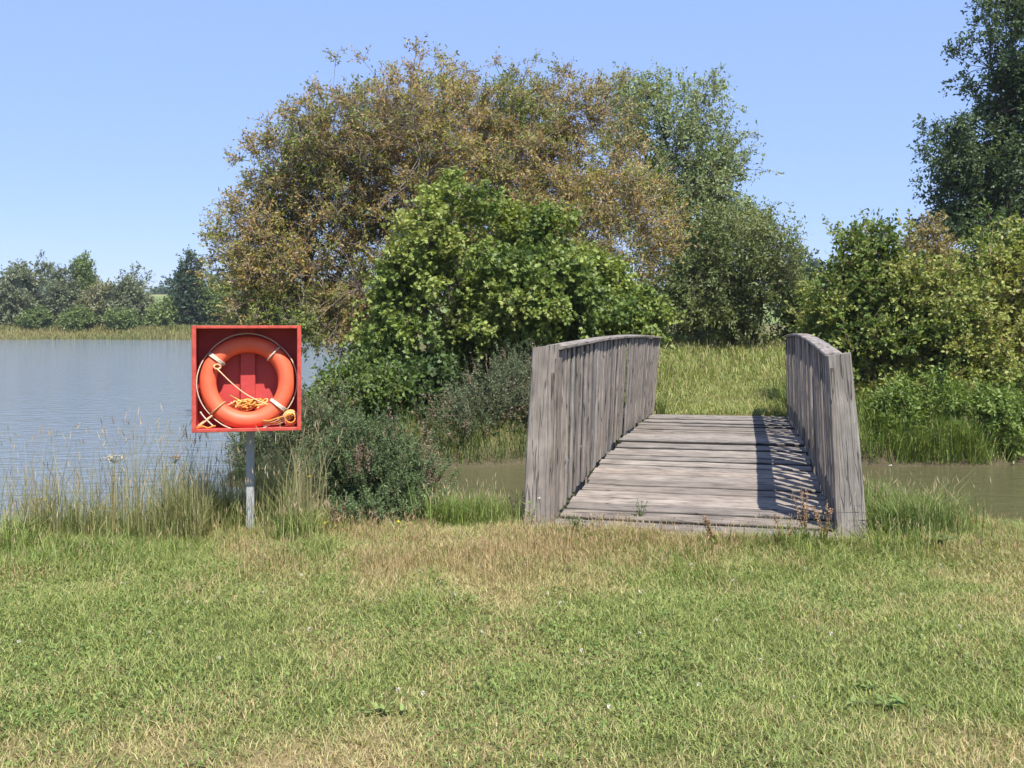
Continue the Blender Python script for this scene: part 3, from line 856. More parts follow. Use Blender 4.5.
# ---------------------------------------------------------------- gorse and bank plants
def make_gorse(name, label, base, ell, n_sprig, pal, seed, needles=46, slen=0.16, nlen=0.022, brown=0.05):
    global rng
    rng = np.random.default_rng(seed)
    bz = hz(base[0], base[1]) - 0.04
    off = np.array([base[0], base[1], bz])
    root = thing(name, label, 'bush', off)
    tips, td = crown_tips(ell, n_sprig, seed, 0.33, 2.2, 2.4)
    n = len(tips)
    zg = height(tips[:, 0], tips[:, 1])
    k = tips[:, 2] > zg - 0.05
    tips, td = tips[k], td[k]; n = len(tips)
    sd = unit(td * 0.6 + np.array([0, 0, 0.75]) + rng.normal(size=(n, 3)) * 0.33)
    L = slen * rng.uniform(0.6, 1.5, n)
    w = Acc()
    spikes(w, tips - sd * 0.05, sd, L + 0.06, 0.0035, np.array([0.10, 0.085, 0.05]) * rng.uniform(0.7, 1.3, (n, 1)))
    for i in rng.choice(n, min(n, 90), replace=False):
        b0 = off + np.array([rng.normal() * 0.09, rng.normal() * 0.09, 0])
        p1 = tips[i]; m = (b0 + p1) / 2 + np.array([0, 0, 0.05]) + rng.normal(size=3) * 0.03
        tube(w, [b0, m, p1], [0.011, 0.007, 0.004], 4, (0.12, 0.09, 0.06), cap=False)
    w.build('stems', M_BARK, root, offset=off)
    f = Acc()
    N = n * needles
    t = rng.uniform(-0.15, 1, N)
    S_ = np.repeat(sd, needles, 0)
    P = np.repeat(tips, needles, 0) + S_ * (t * np.repeat(L, needles))[:, None] + rng.normal(size=(N, 3)) * 0.006
    ax = unit(rng.normal(size=(N, 3)) + S_ * 0.7)
    dead = np.repeat(noise3(tips, 4.5, seed + 9) * 0.7 + rng.uniform(0, 0.3, n) > 1 - brown * 4, needles)
    c = pick(pal, np.repeat(noise3(tips, 2.4, seed + 3) * 0.8 + rng.uniform(0, .25, n), needles) + rng.normal(size=N) * 0.08, N)
    c[dead] = np.array([0.23, 0.165, 0.115]) * rng.uniform(0.7, 1.2, (dead.sum(), 1))
    leaves(f, P, ax, rng.normal(size=(N, 3)), nlen * rng.uniform(0.6, 1.4, N), nlen * 0.30, c)
    f.build('foliage', M_NEEDLE, root, offset=off)
    return root
GP = [(0.04, 0.068, 0.028), (0.075, 0.115, 0.045), (0.115, 0.165, 0.065), (0.16, 0.205, 0.09)]
make_gorse('gorse_bush', 'dark blue-green gorse bush on the near bank between the lifebuoy post and bridge', (wx(375, 7.55), 7.55),
           [E(368, 482, 48, 50, 7.6), E(410, 492, 34, 38, 7.65), E(336, 500, 28, 32, 7.5), E(375, 520, 58, 30, 7.4)], 2300, GP, 201, 60, 0.13, 0.024, brown=0.09)
make_gorse('gorse_bush', 'gorse bush on the far bank close by the left bridge post', (wx(490, 14.6), 14.6),
           [E(490, 415, 48, 42, 14.6), E(525, 400, 40, 40, 14.9), E(455, 430, 40, 32, 14.4)], 1500, [(0.05, 0.075, 0.038), (0.085, 0.115, 0.055), (0.12, 0.15, 0.075), (0.15, 0.17, 0.09)], 202, 34, 0.22, 0.04, brown=0.08)
make_gorse('gorse_bush', 'low gorse bush at the island tip just behind the lifebuoy post', (wx(285, 12.4), 12.4),
           [E(280, 440, 42, 40, 12.4), E(320, 430, 38, 38, 12.8), E(250, 460, 18, 22, 12.2), E(300, 470, 50, 18, 12.2)], 1500, [(0.045, 0.07, 0.03), (0.075, 0.11, 0.045), (0.11, 0.15, 0.06), (0.14, 0.17, 0.08)], 203, 34, 0.2, 0.036, brown=0.06)
make_tree('nettle_clump', 'leafy bright green bush over the bank below the brown tree', 'bush', (wx(345, 13.6), 13.6),
          [E(345, 400, 32, 28, 13.6), E(375, 395, 30, 30, 14.0), E(330, 425, 30, 20, 13.2)], 300, 45, (0.075, 0.035), 0.13,
          [(0.05, 0.085, 0.02), (0.10, 0.15, 0.03), (0.16, 0.21, 0.045), (0.19, 0.23, 0.06)], 204, trunk_r=0.03, n_limb=7, twigs=1, twig_len=0.2, stems=4)
make_tree('bramble_bush', 'dark green bramble in the shade under the maple', 'bush', (wx(400, 15.0), 15.0),
          [E(400, 400, 45, 30, 15.0), E(425, 380, 30, 26, 15.4)], 280, 45, (0.08, 0.055), 0.14,
          [(0.035, 0.065, 0.02), (0.06, 0.10, 0.028), (0.09, 0.135, 0.04)], 205, trunk_r=0.03, n_limb=7, twigs=1, twig_len=0.2, stems=4, shape=OVAL)

NP = [(0.06, 0.105, 0.022), (0.11, 0.17, 0.034), (0.17, 0.235, 0.05), (0.22, 0.27, 0.07)]
for lb, px, Y, hh, ww, sd in (('leafy weed clump on the right bank beside the bridge post', 895, 14.3, 34, 24, 231),
                              ('tall leafy weed clump on the right bank between the other two', 938, 14.4, 40, 28, 232),
                              ('leafy weed clump on the right bank nearest the edge of the picture', 1000, 14.2, 36, 34, 233)):
    make_tree('weed_clump', lb, 'plant', (wx(px, Y), Y), [E(px, 452 - hh * 0.8, ww, hh, Y), E(px + ww * 0.8, 450 - hh * 0.6, ww * 0.9, hh * 0.8, Y + 0.2)], 330, 46, (0.075, 0.03), 0.11, NP, sd,
              trunk_r=0.02, n_limb=8, twigs=2, twig_len=0.2, twig_r=0.003, stems=4, gap=0.36, gfreq=2.2, bark=(0.12, 0.13, 0.06))

# ---------------------------------------------------------------- lifebuoy cabinet
M_RED = paint_mat('red_paint', (0.45, 0.062, 0.042), 0.5, 0.32, 22)
M_REDIN = paint_mat('dull_red_paint', (0.46, 0.05, 0.045), 0.55, 0.2, 9)
M_STEEL = paint_mat('galvanised_steel', (0.36, 0.37, 0.37), 0.45, 0.15, 30)
M_BUOY = paint_mat('orange_plastic', (0.74, 0.125, 0.055), 0.48, 0.14, 9, 0.4)
LBY = 7.0
LX = wx(250, LBY)
LZ = hz(LX, LBY)
rot = math.radians(12)
cab = thing('lifebuoy_cabinet', 'open red square lifebuoy cabinet on a grey metal post at the pond edge', 'lifebuoy cabinet', (LX, LBY, LZ), rot)
SZ = 0.708; HB = SZ / 2; DP = 0.24
CZ = wz(376.5, LBY) - LZ
def box(acc, x0, x1, y0, y1, z0, z1, bev=0.003, col=None):
    V = []; b = bev
    for (x, sx) in ((x0, 1), (x1, -1)):
        for (y, sy) in ((y0, 1), (y1, -1)):
            for (z, sz) in ((z0, 1), (z1, -1)):
                V += [(x, y + sy * b, z + sz * b), (x + sx * b, y, z + sz * b), (x + sx * b, y + sy * b, z)]
    import bmesh
    bm = bmesh.new()
    vs = [bm.verts.new(v) for v in V]
    r = bmesh.ops.convex_hull(bm, input=vs)
    bm.verts.index_update()
    T = [[v.index for v in f.verts] for f in bm.faces]
    co = [v.co[:] for v in bm.verts]
    tr = [t for t in T if len(t) == 3]; qd = [t for t in T if len(t) == 4]
    acc.add(co, qd, tr, col)
    bm.free()
px0 = wx(250, LBY) - LX - 0.0
cx = wx(249, LBY) - LX
a = Acc()
box(a, cx - HB + 0.012, cx + HB - 0.012, -0.012, 0.0, CZ - HB + 0.012, CZ + HB - 0.012)
a.build('back_panel', M_REDIN, cab, flat=True)
for x0, x1, z0, z1 in ((-HB, -HB + 0.013, -HB, HB), (HB - 0.013, HB, -HB, HB), (-HB + 0.0135, HB - 0.0135, HB - 0.013, HB), (-HB + 0.0135, HB - 0.0135, -HB, -HB + 0.013)):
    a = Acc()
    box(a, cx + x0, cx + x1, -DP, 0.003, CZ + z0, CZ + z1, 0.002)
    a.build('side_panel', M_REDIN, cab, flat=True)
a = Acc()
fr = 0.024
for x0, x1, z0, z1 in ((-HB - 0.004, -HB + fr, -HB - 0.004, HB + 0.004), (HB - fr, HB + 0.004, -HB - 0.004, HB + 0.004), (-HB + fr, HB - fr, HB - fr + 0.008, HB + 0.004), (-HB + fr, HB - fr, -HB - 0.004, -HB + fr - 0.004)):
    box(a, cx + x0, cx + x1, -DP - 0.014, -DP - 0.0005, CZ + z0, CZ + z1, 0.003)
a.build('front_frame', M_RED, cab, flat=True)
a = Acc()
box(a, cx - 0.055, cx + 0.045, -0.052, -0.0125, CZ - HB + 0.0135, CZ + HB - 0.0135, 0.003)
a.build('batten', M_REDIN, cab, flat=True)
a = Acc()
box(a, -0.028, 0.028, 0.004, 0.058, -0.4, CZ + HB - 0.08, 0.006)
a.build('post', M_STEEL, cab, flat=True)
for zz in (CZ - 0.22, CZ + 0.2):
    for xa, xb_ in ((-0.10, -0.0315), (0.0315, 0.10)):
        a = Acc(); box(a, xa, xb_, 0.0035, 0.0125, zz - 0.02, zz + 0.02, 0.002)
        a.build('bracket', M_STEEL, cab, flat=True)

# the lifebuoy leans inside the cabinet
R0, r0 = 0.262, 0.058
bz = CZ - HB + 0.0135 + R0 + r0 - 0.012
buoy = thing('lifebuoy', 'orange ring lifebuoy standing inside the red cabinet', 'lifebuoy', (0, 0, 0))
mrot = np.array([[math.cos(rot), -math.sin(rot), 0], [math.sin(rot), math.cos(rot), 0], [0, 0, 1]])
def cw(p): return np.array([LX, LBY, LZ]) + mrot @ np.asarray(p, float)
buoy.location = cw((cx - 0.004, -0.112, bz))
buoy.rotation_euler = (math.radians(-6), 0, rot)
a = Acc()
nu, nv = 72, 22
uu = np.arange(nu) / nu * 2 * math.pi; vv = np.arange(nv) / nv * 2 * math.pi
Ug, Vg = np.meshgrid(uu, vv, indexing='ij')
rr = r0 * (1 + 0.012 * np.sin(3 * Ug + 1))
V = np.stack([(R0 + rr * np.cos(Vg)) * np.cos(Ug), rr * np.sin(Vg) * 0.95, (R0 + rr * np.cos(Vg)) * np.sin(Ug)], -1).reshape(-1, 3)
i = np.arange(nu)[:, None]; j = np.arange(nv)[None]
Q = np.stack([i * nv + j, ((i + 1) % nu) * nv + j, ((i + 1) % nu) * nv + (j + 1) % nv, i * nv + (j + 1) % nv], -1).reshape(-1, 4)
a.add(V, Q[:, ::-1])
a.build('ring', M_BUOY, buoy)
# grab line: four loops slung round the rim, lashed at four points
WHT = (0.62, 0.55, 0.42)
lash = [math.radians(d) for d in (142, 222, 322, 48)]
a = Acc()
for k in range(4):
    t0 = lash[k]; t1 = lash[(k + 1) % 4]
    if t1 < t0: t1 += 2 * math.pi
    T = np.linspace(0, 1, 24)
    th = t0 + (t1 - t0) * T
    lim = HB - 0.022
    rad = R0 + r0 + 0.008 + 0.006 * np.sin(math.pi * T)
    yo = -0.012 - 0.02 * np.sin(math.pi * T)
    pts = np.stack([rad * np.cos(th), yo, rad * np.sin(th)], 1)
    tube(a, pts, 0.0042, 6, WHT)
a.build('grab_line', M_ROPE, buoy)
for k, t0 in enumerate(lash):
    a = Acc()
    for dt in (-0.03, 0.0, 0.03):
        ph = np.linspace(0, 2 * math.pi, 20)
        rr_ = r0 + 0.005
        pts = np.stack([(R0 + rr_ * np.cos(ph)) * math.cos(t0 + dt), rr_ * np.sin(ph), (R0 + rr_ * np.cos(ph)) * math.sin(t0 + dt)], 1)
        if k in (0, 2) or dt == 0: tube(a, pts, 0.006, 6, (0.66, 0.60, 0.48) if k != 1 else (0.5, 0.3, 0.14))
    if k == 0:      # knot hanging on the inside of the ring
        c = np.array([(R0 - r0 * 0.5) * math.cos(t0 + 0.1), -r0 * 1.05, (R0 - r0 * 0.5) * math.sin(t0 + 0.1) - 0.02])
        ph = np.linspace(0, 4 * math.pi, 40)
        tube(a, np.stack([c[0] + 0.022 * np.cos(ph), c[1] - 0.006 * np.sin(ph * 1.5), c[2] + 0.016 * np.sin(ph)], 1), 0.007, 6, (0.70, 0.42, 0.22))
    a.build('lashing', M_ROPE, buoy)
# throwing line tangled at the bottom
rs = np.random.default_rng(5)
a = Acc()
zb = bz - R0 + r0
OR = (0.75, 0.30, 0.06); YL = (0.78, 0.55, 0.14); PL = (0.80, 0.50, 0.28)
for k in range(24):
    n = 70
    side_x = rs.normal() * 0.055 + 0.01
    side_x = max(-0.13, min(0.14, side_x))
    ph = np.linspace(0, rs.uniform(5, 13), n) * rs.choice([-1, 1]) + rs.uniform(0, 6)
    ra = rs.uniform(0.014, 0.040); rb = rs.uniform(0.008, 0.022)
    xq = cx + side_x + np.linspace(-1, 1, n) * rs.uniform(-0.05, 0.05) + ra * np.cos(ph) * (1 + 0.3 * np.sin(ph * 0.37))
    lvl = rs.uniform(0.008, 0.075) * (1 - min(1, abs(side_x) / 0.19))
    floor_z = zb + 0.006 + 2.2 * (xq - cx) ** 2
    zq = np.maximum(zb + 0.01 + 2.3 * side_x ** 2 + lvl + rb * np.sin(ph + 0.6), floor_z)
    yq = -0.085 - 0.05 * rs.uniform() + 0.018 * np.sin(ph * 0.8 + k)
    tube(a, np.stack([xq, yq, zq], 1), 0.0050, 6, (OR, YL, (0.80, 0.36, 0.10), PL)[k % 4])
# the taut length up to the knot
k0 = np.array([cx + (R0 - r0 * 0.5) * math.cos(lash[0] + 0.1), -0.185, bz + (R0 - r0 * 0.5) * math.sin(lash[0] + 0.1) - 0.03])
k1 = np.array([cx + 0.13, -0.13, zb + 0.05])
T = np.linspace(0, 1, 16)[:, None]
tube(a, k0 + (k1 - k0) * T + np.array([0, 0, -0.035]) * np.sin(T * math.pi), 0.005, 6, (0.80, 0.55, 0.32))
k2 = np.array([cx - 0.12, -0.12, zb + 0.12])
tube(a, k2 + (k1 - k2) * T + np.array([0, 0, -0.03]) * np.sin(T * math.pi), 0.005, 6, YL)
ln = a.build('throwing_line', M_ROPE, None)
ln.location = (LX, LBY, LZ); ln.rotation_euler = (0, 0, rot)
tag(ln, 'tangled orange and yellow throwing line heaped inside the lifebuoy ring', 'rope')
# coil in the lower right corner
a = Acc()
zc = CZ - HB + 0.0145
for k in range(5):
    ph = np.linspace(0, 2 * math.pi, 26)
    rx_, rz_ = 0.050 - 0.005 * k + 0.003 * rs.normal(), 0.052 - 0.005 * k
    tube(a, np.stack([cx + 0.285 + rx_ * np.cos(ph), -0.165 - 0.007 * k + 0.004 * np.sin(ph * 2), zc + 0.062 + rz_ * np.sin(ph)], 1), 0.0055, 6, (OR, PL)[k % 2])
for k in range(4):
    T = np.linspace(0, 1, 14)
    tube(a, np.stack([cx + 0.10 + 0.2 * T, -0.17 - 0.008 * k + 0 * T, zc + 0.012 + 0.012 * k + 0.05 * T ** 2 + 0.004 * np.sin(T * 9 + k)], 1), 0.0055, 6, (PL, OR)[k % 2])
c_ = a.build('rope_coil', M_ROPE, None); c_.location = (LX, LBY, LZ); c_.rotation_euler = (0, 0, rot)
tag(c_, 'small orange rope coil in the lower right corner of the red cabinet', 'rope')
a = Acc()
T = np.linspace(0, 1, 20)
tube(a, np.stack([cx - 0.335 + 0.10 * np.sin(T * 3.0) , -0.16 - 0.02 * T, zc + 0.012 + 0.075 * np.sin(T * 3.1)], 1), 0.0055, 6, PL)
tube(a, np.stack([cx - 0.31 + 0.09 * T, -0.175 + 0 * T, zc + 0.115 - 0.105 * T ** 0.8], 1), 0.0055, 6, WHT)
tube(a, np.stack([cx - 0.34 + 0.13 * T, -0.185 + 0 * T, zc + 0.006 + 0.012 * np.sin(T * 5) ** 2], 1), 0.0055, 6, OR)
c_ = a.build('rope_end', M_ROPE, None); c_.location = (LX, LBY, LZ); c_.rotation_euler = (0, 0, rot)
tag(c_, 'loose pale rope end looped in the lower left corner of the red cabinet', 'rope')

# ---------------------------------------------------------------- grass
rng = np.random.default_rng(99)
def in_bridge(x, y, m=0.0):
    dx = x - BO.x; dy = y - BO.y
    c, s = math.cos(-BR), math.sin(-BR)
    lx = c * dx - s * dy; ly = s * dx + c * dy
    return (np.abs(lx) < BW / 2 + 0.24 + m) & (ly > -0.36 - m) & (ly < BL + 0.1)

GRN = [(0.08, 0.125, 0.03), (0.17, 0.225, 0.058), (0.265, 0.31, 0.085), (0.38, 0.395, 0.145)]
STR = [(0.27, 0.24, 0.10), (0.39, 0.33, 0.155), (0.47, 0.39, 0.21)]
def grass_colour(dr, N, gr=GRN, st=STR):
    dry = rng.uniform(0, 1, N) < np.clip(dr, 0.06, 0.93)
    c = pick(gr, rng.uniform(0, 1, N), N)
    c2 = pick(st, rng.uniform(0, 1, N), N)
    return np.where(dry[:, None], c2, c)

# mown lawn
N = 900000
y = np.sqrt(rng.uniform(2.5 ** 2, 8.6 ** 2, N)); x = rng.uniform(-1, 1, N) * (0.56 * y + 2.3)
dn = near_shore(x) - y
k = (dn > 0.15) & ~in_bridge(x, y)
x, y = x[k], y[k]; N = len(x)
dr = dryness(x, y)
thin = noise2(x, y, 2.2, 31) * 0.6 + noise2(x, y, 7, 32) * 0.4
bare = (0.35 + 0.65 * np.exp(-((x + 0.4) / 0.7) ** 2)) * sstep(3.75, 3.2, y + 0.12 * np.sin(x * 2.3 + 1) + 0.1 * np.sin(x * 5.1)) * sstep(0.3, 0.6, thin)
k = rng.uniform(0, 1, N) > bare * 0.75
x, y, dr, thin, bare = x[k], y[k], dr[k], thin[k], bare[k]; N = len(x)
P = np.stack([x, y, height(x, y) - 0.004], 1)
H = (0.018 + 0.036 * thin) * rng.uniform(0.5, 1.35, N) * (1 - 0.4 * bare) + 0.07 * sstep(5.3, 6.9, y) * rng.uniform(0.1, 1, N)
a = Acc()
blades(a, P, H, rng.uniform(0.0022, 0.0048, N), rng.uniform(0, 6.283, N), rng.uniform(0.2, 1.1, N), rng.uniform(0.05, 0.6, N), grass_colour(dr, N))
# clover and small broad leaves in the sward
M_ = 40000
y = np.sqrt(rng.uniform(2.5 ** 2, 6.6 ** 2, M_)); x = rng.uniform(-1, 1, M_) * (0.56 * y + 2.3)
k = (noise2(x, y, 1.7, 41) * 0.6 + noise2(x, y, 5, 42) * 0.4 > 0.5) & (dryness(x, y) < 0.6)
x, y = x[k], y[k]; M_ = len(x)
P = np.stack([x, y, height(x, y) + rng.uniform(0.008, 0.045, M_)], 1)
ax = np.stack([np.cos(t := rng.uniform(0, 6.28, M_)), np.sin(t), rng.uniform(-0.3, 0.5, M_)], 1)
leaves(a, P, ax, np.array([0, 0, 1.0]) + rng.normal(size=(M_, 3)) * 0.35, rng.uniform(0.010, 0.022, M_), rng.uniform(0.008, 0.017, M_), pick([(0.085, 0.145, 0.032), (0.145, 0.215, 0.05), (0.21, 0.27, 0.08)], rng.uniform(0, 1, M_), M_), OVAL)
lawn = a.build('lawn_grass', M_GRASS)
tag(lawn, 'short mown lawn with green and straw patches filling the foreground', 'grass', kind='stuff')

def seed_heads(acc, tip, n_frac, L, W, pal, lean):
    k = rng.uniform(0, 1, len(tip)) < n_frac
    T = tip[k]; n = len(T)
    d = unit(np.array([0, 0, 1.0]) + rng.normal(size=(n, 3)) * 0.25 + lean)
    for ang in range(2):
        leaves(acc, T - d * L * 0.45, d, rng.normal(size=(n, 3)), L * rng.uniform(0.7, 1.3, n), W, pick(pal, rng.uniform(0, 1, n), n))

# dry stalks in the tawny patch and before the bridge
a = Acc()
def scatter(n, fx, fy, dens):
    x = rng.uniform(fx[0], fx[1], n); y = rng.uniform(fy[0], fy[1], n)
    k = rng.uniform(0, 1, n) < dens(x, y)
    return x[k], y[k]
x, y = scatter(60000, (-3.2, 3.5), (5.3, 7.6), lambda x, y: np.clip((dryness(x, y) - 0.2) * 1.1, 0.02, 1) * sstep(5.3, 6.2, y) * sstep(0.25, 0.65, noise2(x, y, 2.6, 51)))
k = ~in_bridge(x, y, 0.02) & (near_shore(x) - y > 0.2); x, y = x[k], y[k]; N = len(x)
P = np.stack([x, y, height(x, y)], 1)
tip = blades(a, P, rng.uniform(0.06, 0.17, N), rng.uniform(0.0022, 0.004, N), rng.uniform(0, 6.28, N), rng.uniform(0, 0.35, N), rng.uniform(0, 0.35, N),
             pick([(0.20, 0.19, 0.07), (0.34, 0.27, 0.12), (0.40, 0.31, 0.16), (0.33, 0.22, 0.12)], rng.uniform(0, 1, N), N))
seed_heads(a, tip, 0.55, 0.035, 0.006, [(0.36, 0.27, 0.14), (0.45, 0.34, 0.2), (0.33, 0.21, 0.12)], 0)
o = a.build('dry_grass', M_GRASS)
tag(o, 'tawny dry grass stalks with seed heads before the bridge', 'grass', kind='stuff')

# tall bank grass on the near shore
a = Acc()
def bank_grass(n, fx, fy, dens, hlo, hhi, pal, w=(0.003, 0.006), lean=0.45, heads=0.06, headpal=((0.36, 0.29, 0.17), (0.46, 0.38, 0.25)), hl=0.05):
    x, y = scatter(n, fx, fy, dens)
    k = ~in_bridge(x, y, 0.01) & ~((np.abs(x - LX - 0.03) < 0.26) & (y < LBY + 0.02) & (rng.uniform(0, 1, len(x)) < 0.95)); x, y = x[k], y[k]; n = len(x)
    P = np.stack([x, y, height(x, y) - 0.01], 1)
    hs = noise2(x, y, 3.5, 61)
    H = (hlo + (hhi - hlo) * (0.25 + 0.75 * hs)) * rng.uniform(0.45, 1.1, n)
    tip = blades(a, P, H, rng.uniform(*w, n), rng.uniform(0, 6.28, n), rng.uniform(0, lean, n), rng.uniform(0, lean * 1.2, n), pick(pal, rng.uniform(0, 1, n), n))
    if heads:
        tall = H > np.quantile(H, 0.75)
        seed_heads(a, tip[tall], min(1, heads * 4), hl, 0.006 if hl < 0.09 else 0.012, headpal, 0)
TG = [(0.11, 0.17, 0.038), (0.17, 0.23, 0.052), (0.24, 0.275, 0.08), (0.33, 0.30, 0.13)]
def shore_band(x, y, lo=0.1, hi=1.5):
    d = near_shore(x) - y
    return sstep(-0.1, lo, d) * sstep(hi, hi - 0.5, d)
# left of the lifebuoy post and around it
bank_grass(26000, (-6.5, -1.3), (6.2, 8.7), lambda x, y: shore_band(x, y, 0.1, 1.8) * sstep(0.2, 0.55, noise2(x, y, 2.1, 62)) * (0.3 + 0.7 * sstep(-4.2, -2.9, x)), 0.10, 0.36, TG)
bank_grass(20000, (-4.3, -1.5), (6.6, 8.0), lambda x, y: sstep(-4.3, -3.2, x) * sstep(0.34, 0.6, noise2(x, y, 2.3, 67)), 0.18, 0.66, [(0.12, 0.17, 0.045), (0.19, 0.225, 0.07), (0.28, 0.27, 0.11), (0.36, 0.31, 0.16)], (0.0024, 0.0045), 0.35, 0.06)
# thin tall flowering stalks standing against the water
bank_grass(2600, (-3.9, -1.35), (6.6, 7.7), lambda x, y: sstep(0.3, 0.6, noise2(x, y, 2.0, 63)), 0.5, 0.9, [(0.17, 0.19, 0.07), (0.27, 0.24, 0.12), (0.36, 0.30, 0.18)], (0.003, 0.0048), 0.2, 0.2, ((0.36, 0.29, 0.18), (0.46, 0.38, 0.26), (0.36, 0.25, 0.17)), 0.07)
# between the post and the gorse, thick and yellowish
bank_grass(8000, (-2.0, -1.2), (6.5, 7.9), lambda x, y: 0.8 * sstep(-1.2, -1.5, x), 0.10, 0.32, TG)
bank_grass(15000, (-3.9, -1.1), (5.6, 7.2), lambda x, y: sstep(0.40, 0.60, noise2(x, y, 1.9, 64)) * sstep(5.6, 6.5, y), 0.05, 0.20, [(0.09, 0.15, 0.032), (0.15, 0.21, 0.05), (0.22, 0.275, 0.075), (0.32, 0.33, 0.12)], (0.0028, 0.0052), 0.8, 0.02)
# bright clump left of the bridge
bank_grass(15000, (-0.85, 0.1), (6.9, 8.1), lambda x, y: np.exp(-((x + 0.38) / 0.2) ** 2 - ((y - 7.5) / 0.35) ** 2), 0.14, 0.50, [(0.10, 0.17, 0.03), (0.15, 0.22, 0.04), (0.20, 0.24, 0.06)])
for (cx_, cy_, rx_, n_) in ((1.05, 6.55, 0.5, 2200), (1.75, 6.40, 0.45, 2600), (2.15, 6.28, 0.30, 3600), (0.35, 6.72, 0.40, 2600), (2.6, 6.28, 0.3, 2400), (0.05, 6.95, 0.2, 1400)):
    bank_grass(n_, (cx_ - rx_ * 1.5, cx_ + rx_ * 1.5), (cy_ - 0.4, cy_ + 0.4), lambda x, y: sstep(0.3, 0.65, noise2(x, y, 5.0, 66)) * np.exp(-((x - cx_) / rx_) ** 2 * 1.5 - ((y - cy_) / 0.17) ** 2), 0.07, 0.27, TG, (0.0025, 0.005), 0.5, 0.12, ((0.36, 0.29, 0.17), (0.46, 0.38, 0.25)), 0.03)
bank_grass(8000, (-0.6, 0.25), (7.0, 8.3), lambda x, y: 0.7 * sstep(0.3, 0.55, noise2(x, y, 3.3, 70)), 0.12, 0.42, TG, (0.0024, 0.0045), 0.4)
# right of the bridge
bank_grass(12000, (2.35, 3.3), (6.5, 8.1), lambda x, y: sstep(3.25, 2.45, x) * sstep(0.25, 0.6, noise2(x, y, 3.1, 69)), 0.12, 0.46, [(0.09, 0.15, 0.035), (0.13, 0.19, 0.045), (0.18, 0.22, 0.06), (0.26, 0.25, 0.11)])
bank_grass(13000, (2.9, 6.5), (6.2, 8.4), lambda x, y: shore_band(x, y, 0.1, 1.5) * sstep(0.3, 0.6, noise2(x, y, 2.4, 68)), 0.05, 0.15, TG)
o = a.build('tall_grass', M_GRASS)
tag(o, 'tall bank grass with pale seed heads along the near shore', 'grass', kind='stuff')

# across the channel: the path, the bank at the right, under the shrubs
a = Acc()
PG = [(0.15, 0.20, 0.05), (0.21, 0.26, 0.07), (0.28, 0.30, 0.10), (0.37, 0.34, 0.16)]
def path_side(x, y):
    xc = 2.13 + 0.232 * (y - 14.6) + 0.95
    return np.abs(x - xc)
bank_grass(70000, (0.8, 7.5), (14.3, 22), lambda x, y: sstep(0.2, 0.7, land(x, y)[1]), 0.05, 0.16, PG, (0.006, 0.012), 0.7, 0.05)
bank_grass(45000, (0.8, 9.5), (15.0, 32), lambda x, y: sstep(0.6, 1.5, path_side(x, y) + 0.5 * noise2(x, y, 0.8, 81)) * sstep(0.3, 0.55, noise2(x, y, 1.1, 82)), 0.15, 0.5, PG, (0.008, 0.015), 0.8, 0.08, ((0.33, 0.27, 0.15), (0.42, 0.36, 0.22)), 0.1)
bank_grass(26000, (2.5, 9.5), (19.5, 34), lambda x, y: 0.25 + 0.75 * sstep(0.35, 0.6, noise2(x, y, 0.7, 83)), 0.12, 0.42, PG, (0.012, 0.02), 0.9, 0.1, ((0.33, 0.27, 0.15), (0.42, 0.36, 0.22)), 0.1)
bank_grass(64000, (4.3, 13), (13.0, 15.9), lambda x, y: sstep(0.02, 0.25, land(x, y)[1]) * (0.25 + 0.75 * sstep(0.35, 0.6, noise2(x, y, 1.6, 91))), 0.22, 0.75, [(0.07, 0.12, 0.025), (0.13, 0.19, 0.038), (0.19, 0.25, 0.055), (0.26, 0.29, 0.09)], (0.006, 0.012), 0.7, 0.03)
bank_grass(26000, (-3.4, 2.3), (11.7, 15.5), lambda x, y: sstep(0.02, 0.3, land(x, y)[1]), 0.12, 0.4, [(0.06, 0.095, 0.025), (0.10, 0.14, 0.035), (0.15, 0.18, 0.05)], (0.005, 0.011), 0.5, 0.05)
o = a.build('island_grass', M_GRASS)
tag(o, 'rough green grass on the bank and path across the bridge', 'grass', kind='stuff')

a = Acc()
n = 42000
x = rng.uniform(-85, 4, n); y = 90 + rng.uniform(-0.6, 8.5, n)
k = land(x, y)[2] > 0.05; x, y = x[k], y[k]; n = len(x)
P = np.stack([x, y, height(x, y) - 0.02], 1)
cn = noise2(x, y, 0.25, 71)
blades(a, P, rng.uniform(0.2, 0.6, n), rng.uniform(0.03, 0.06, n), rng.uniform(0, 6.28, n), rng.uniform(0, 0.4, n), rng.uniform(0, 0.4, n),
       pick([(0.13, 0.15, 0.045), (0.19, 0.195, 0.065), (0.25, 0.225, 0.09), (0.20, 0.19, 0.07)], cn * 0.7 + rng.uniform(0, 0.3, n), n))
o = a.build('bank_reeds', M_GRASS)
tag(o, 'strip of olive grass and reeds along the far shore', 'grass', kind='stuff')

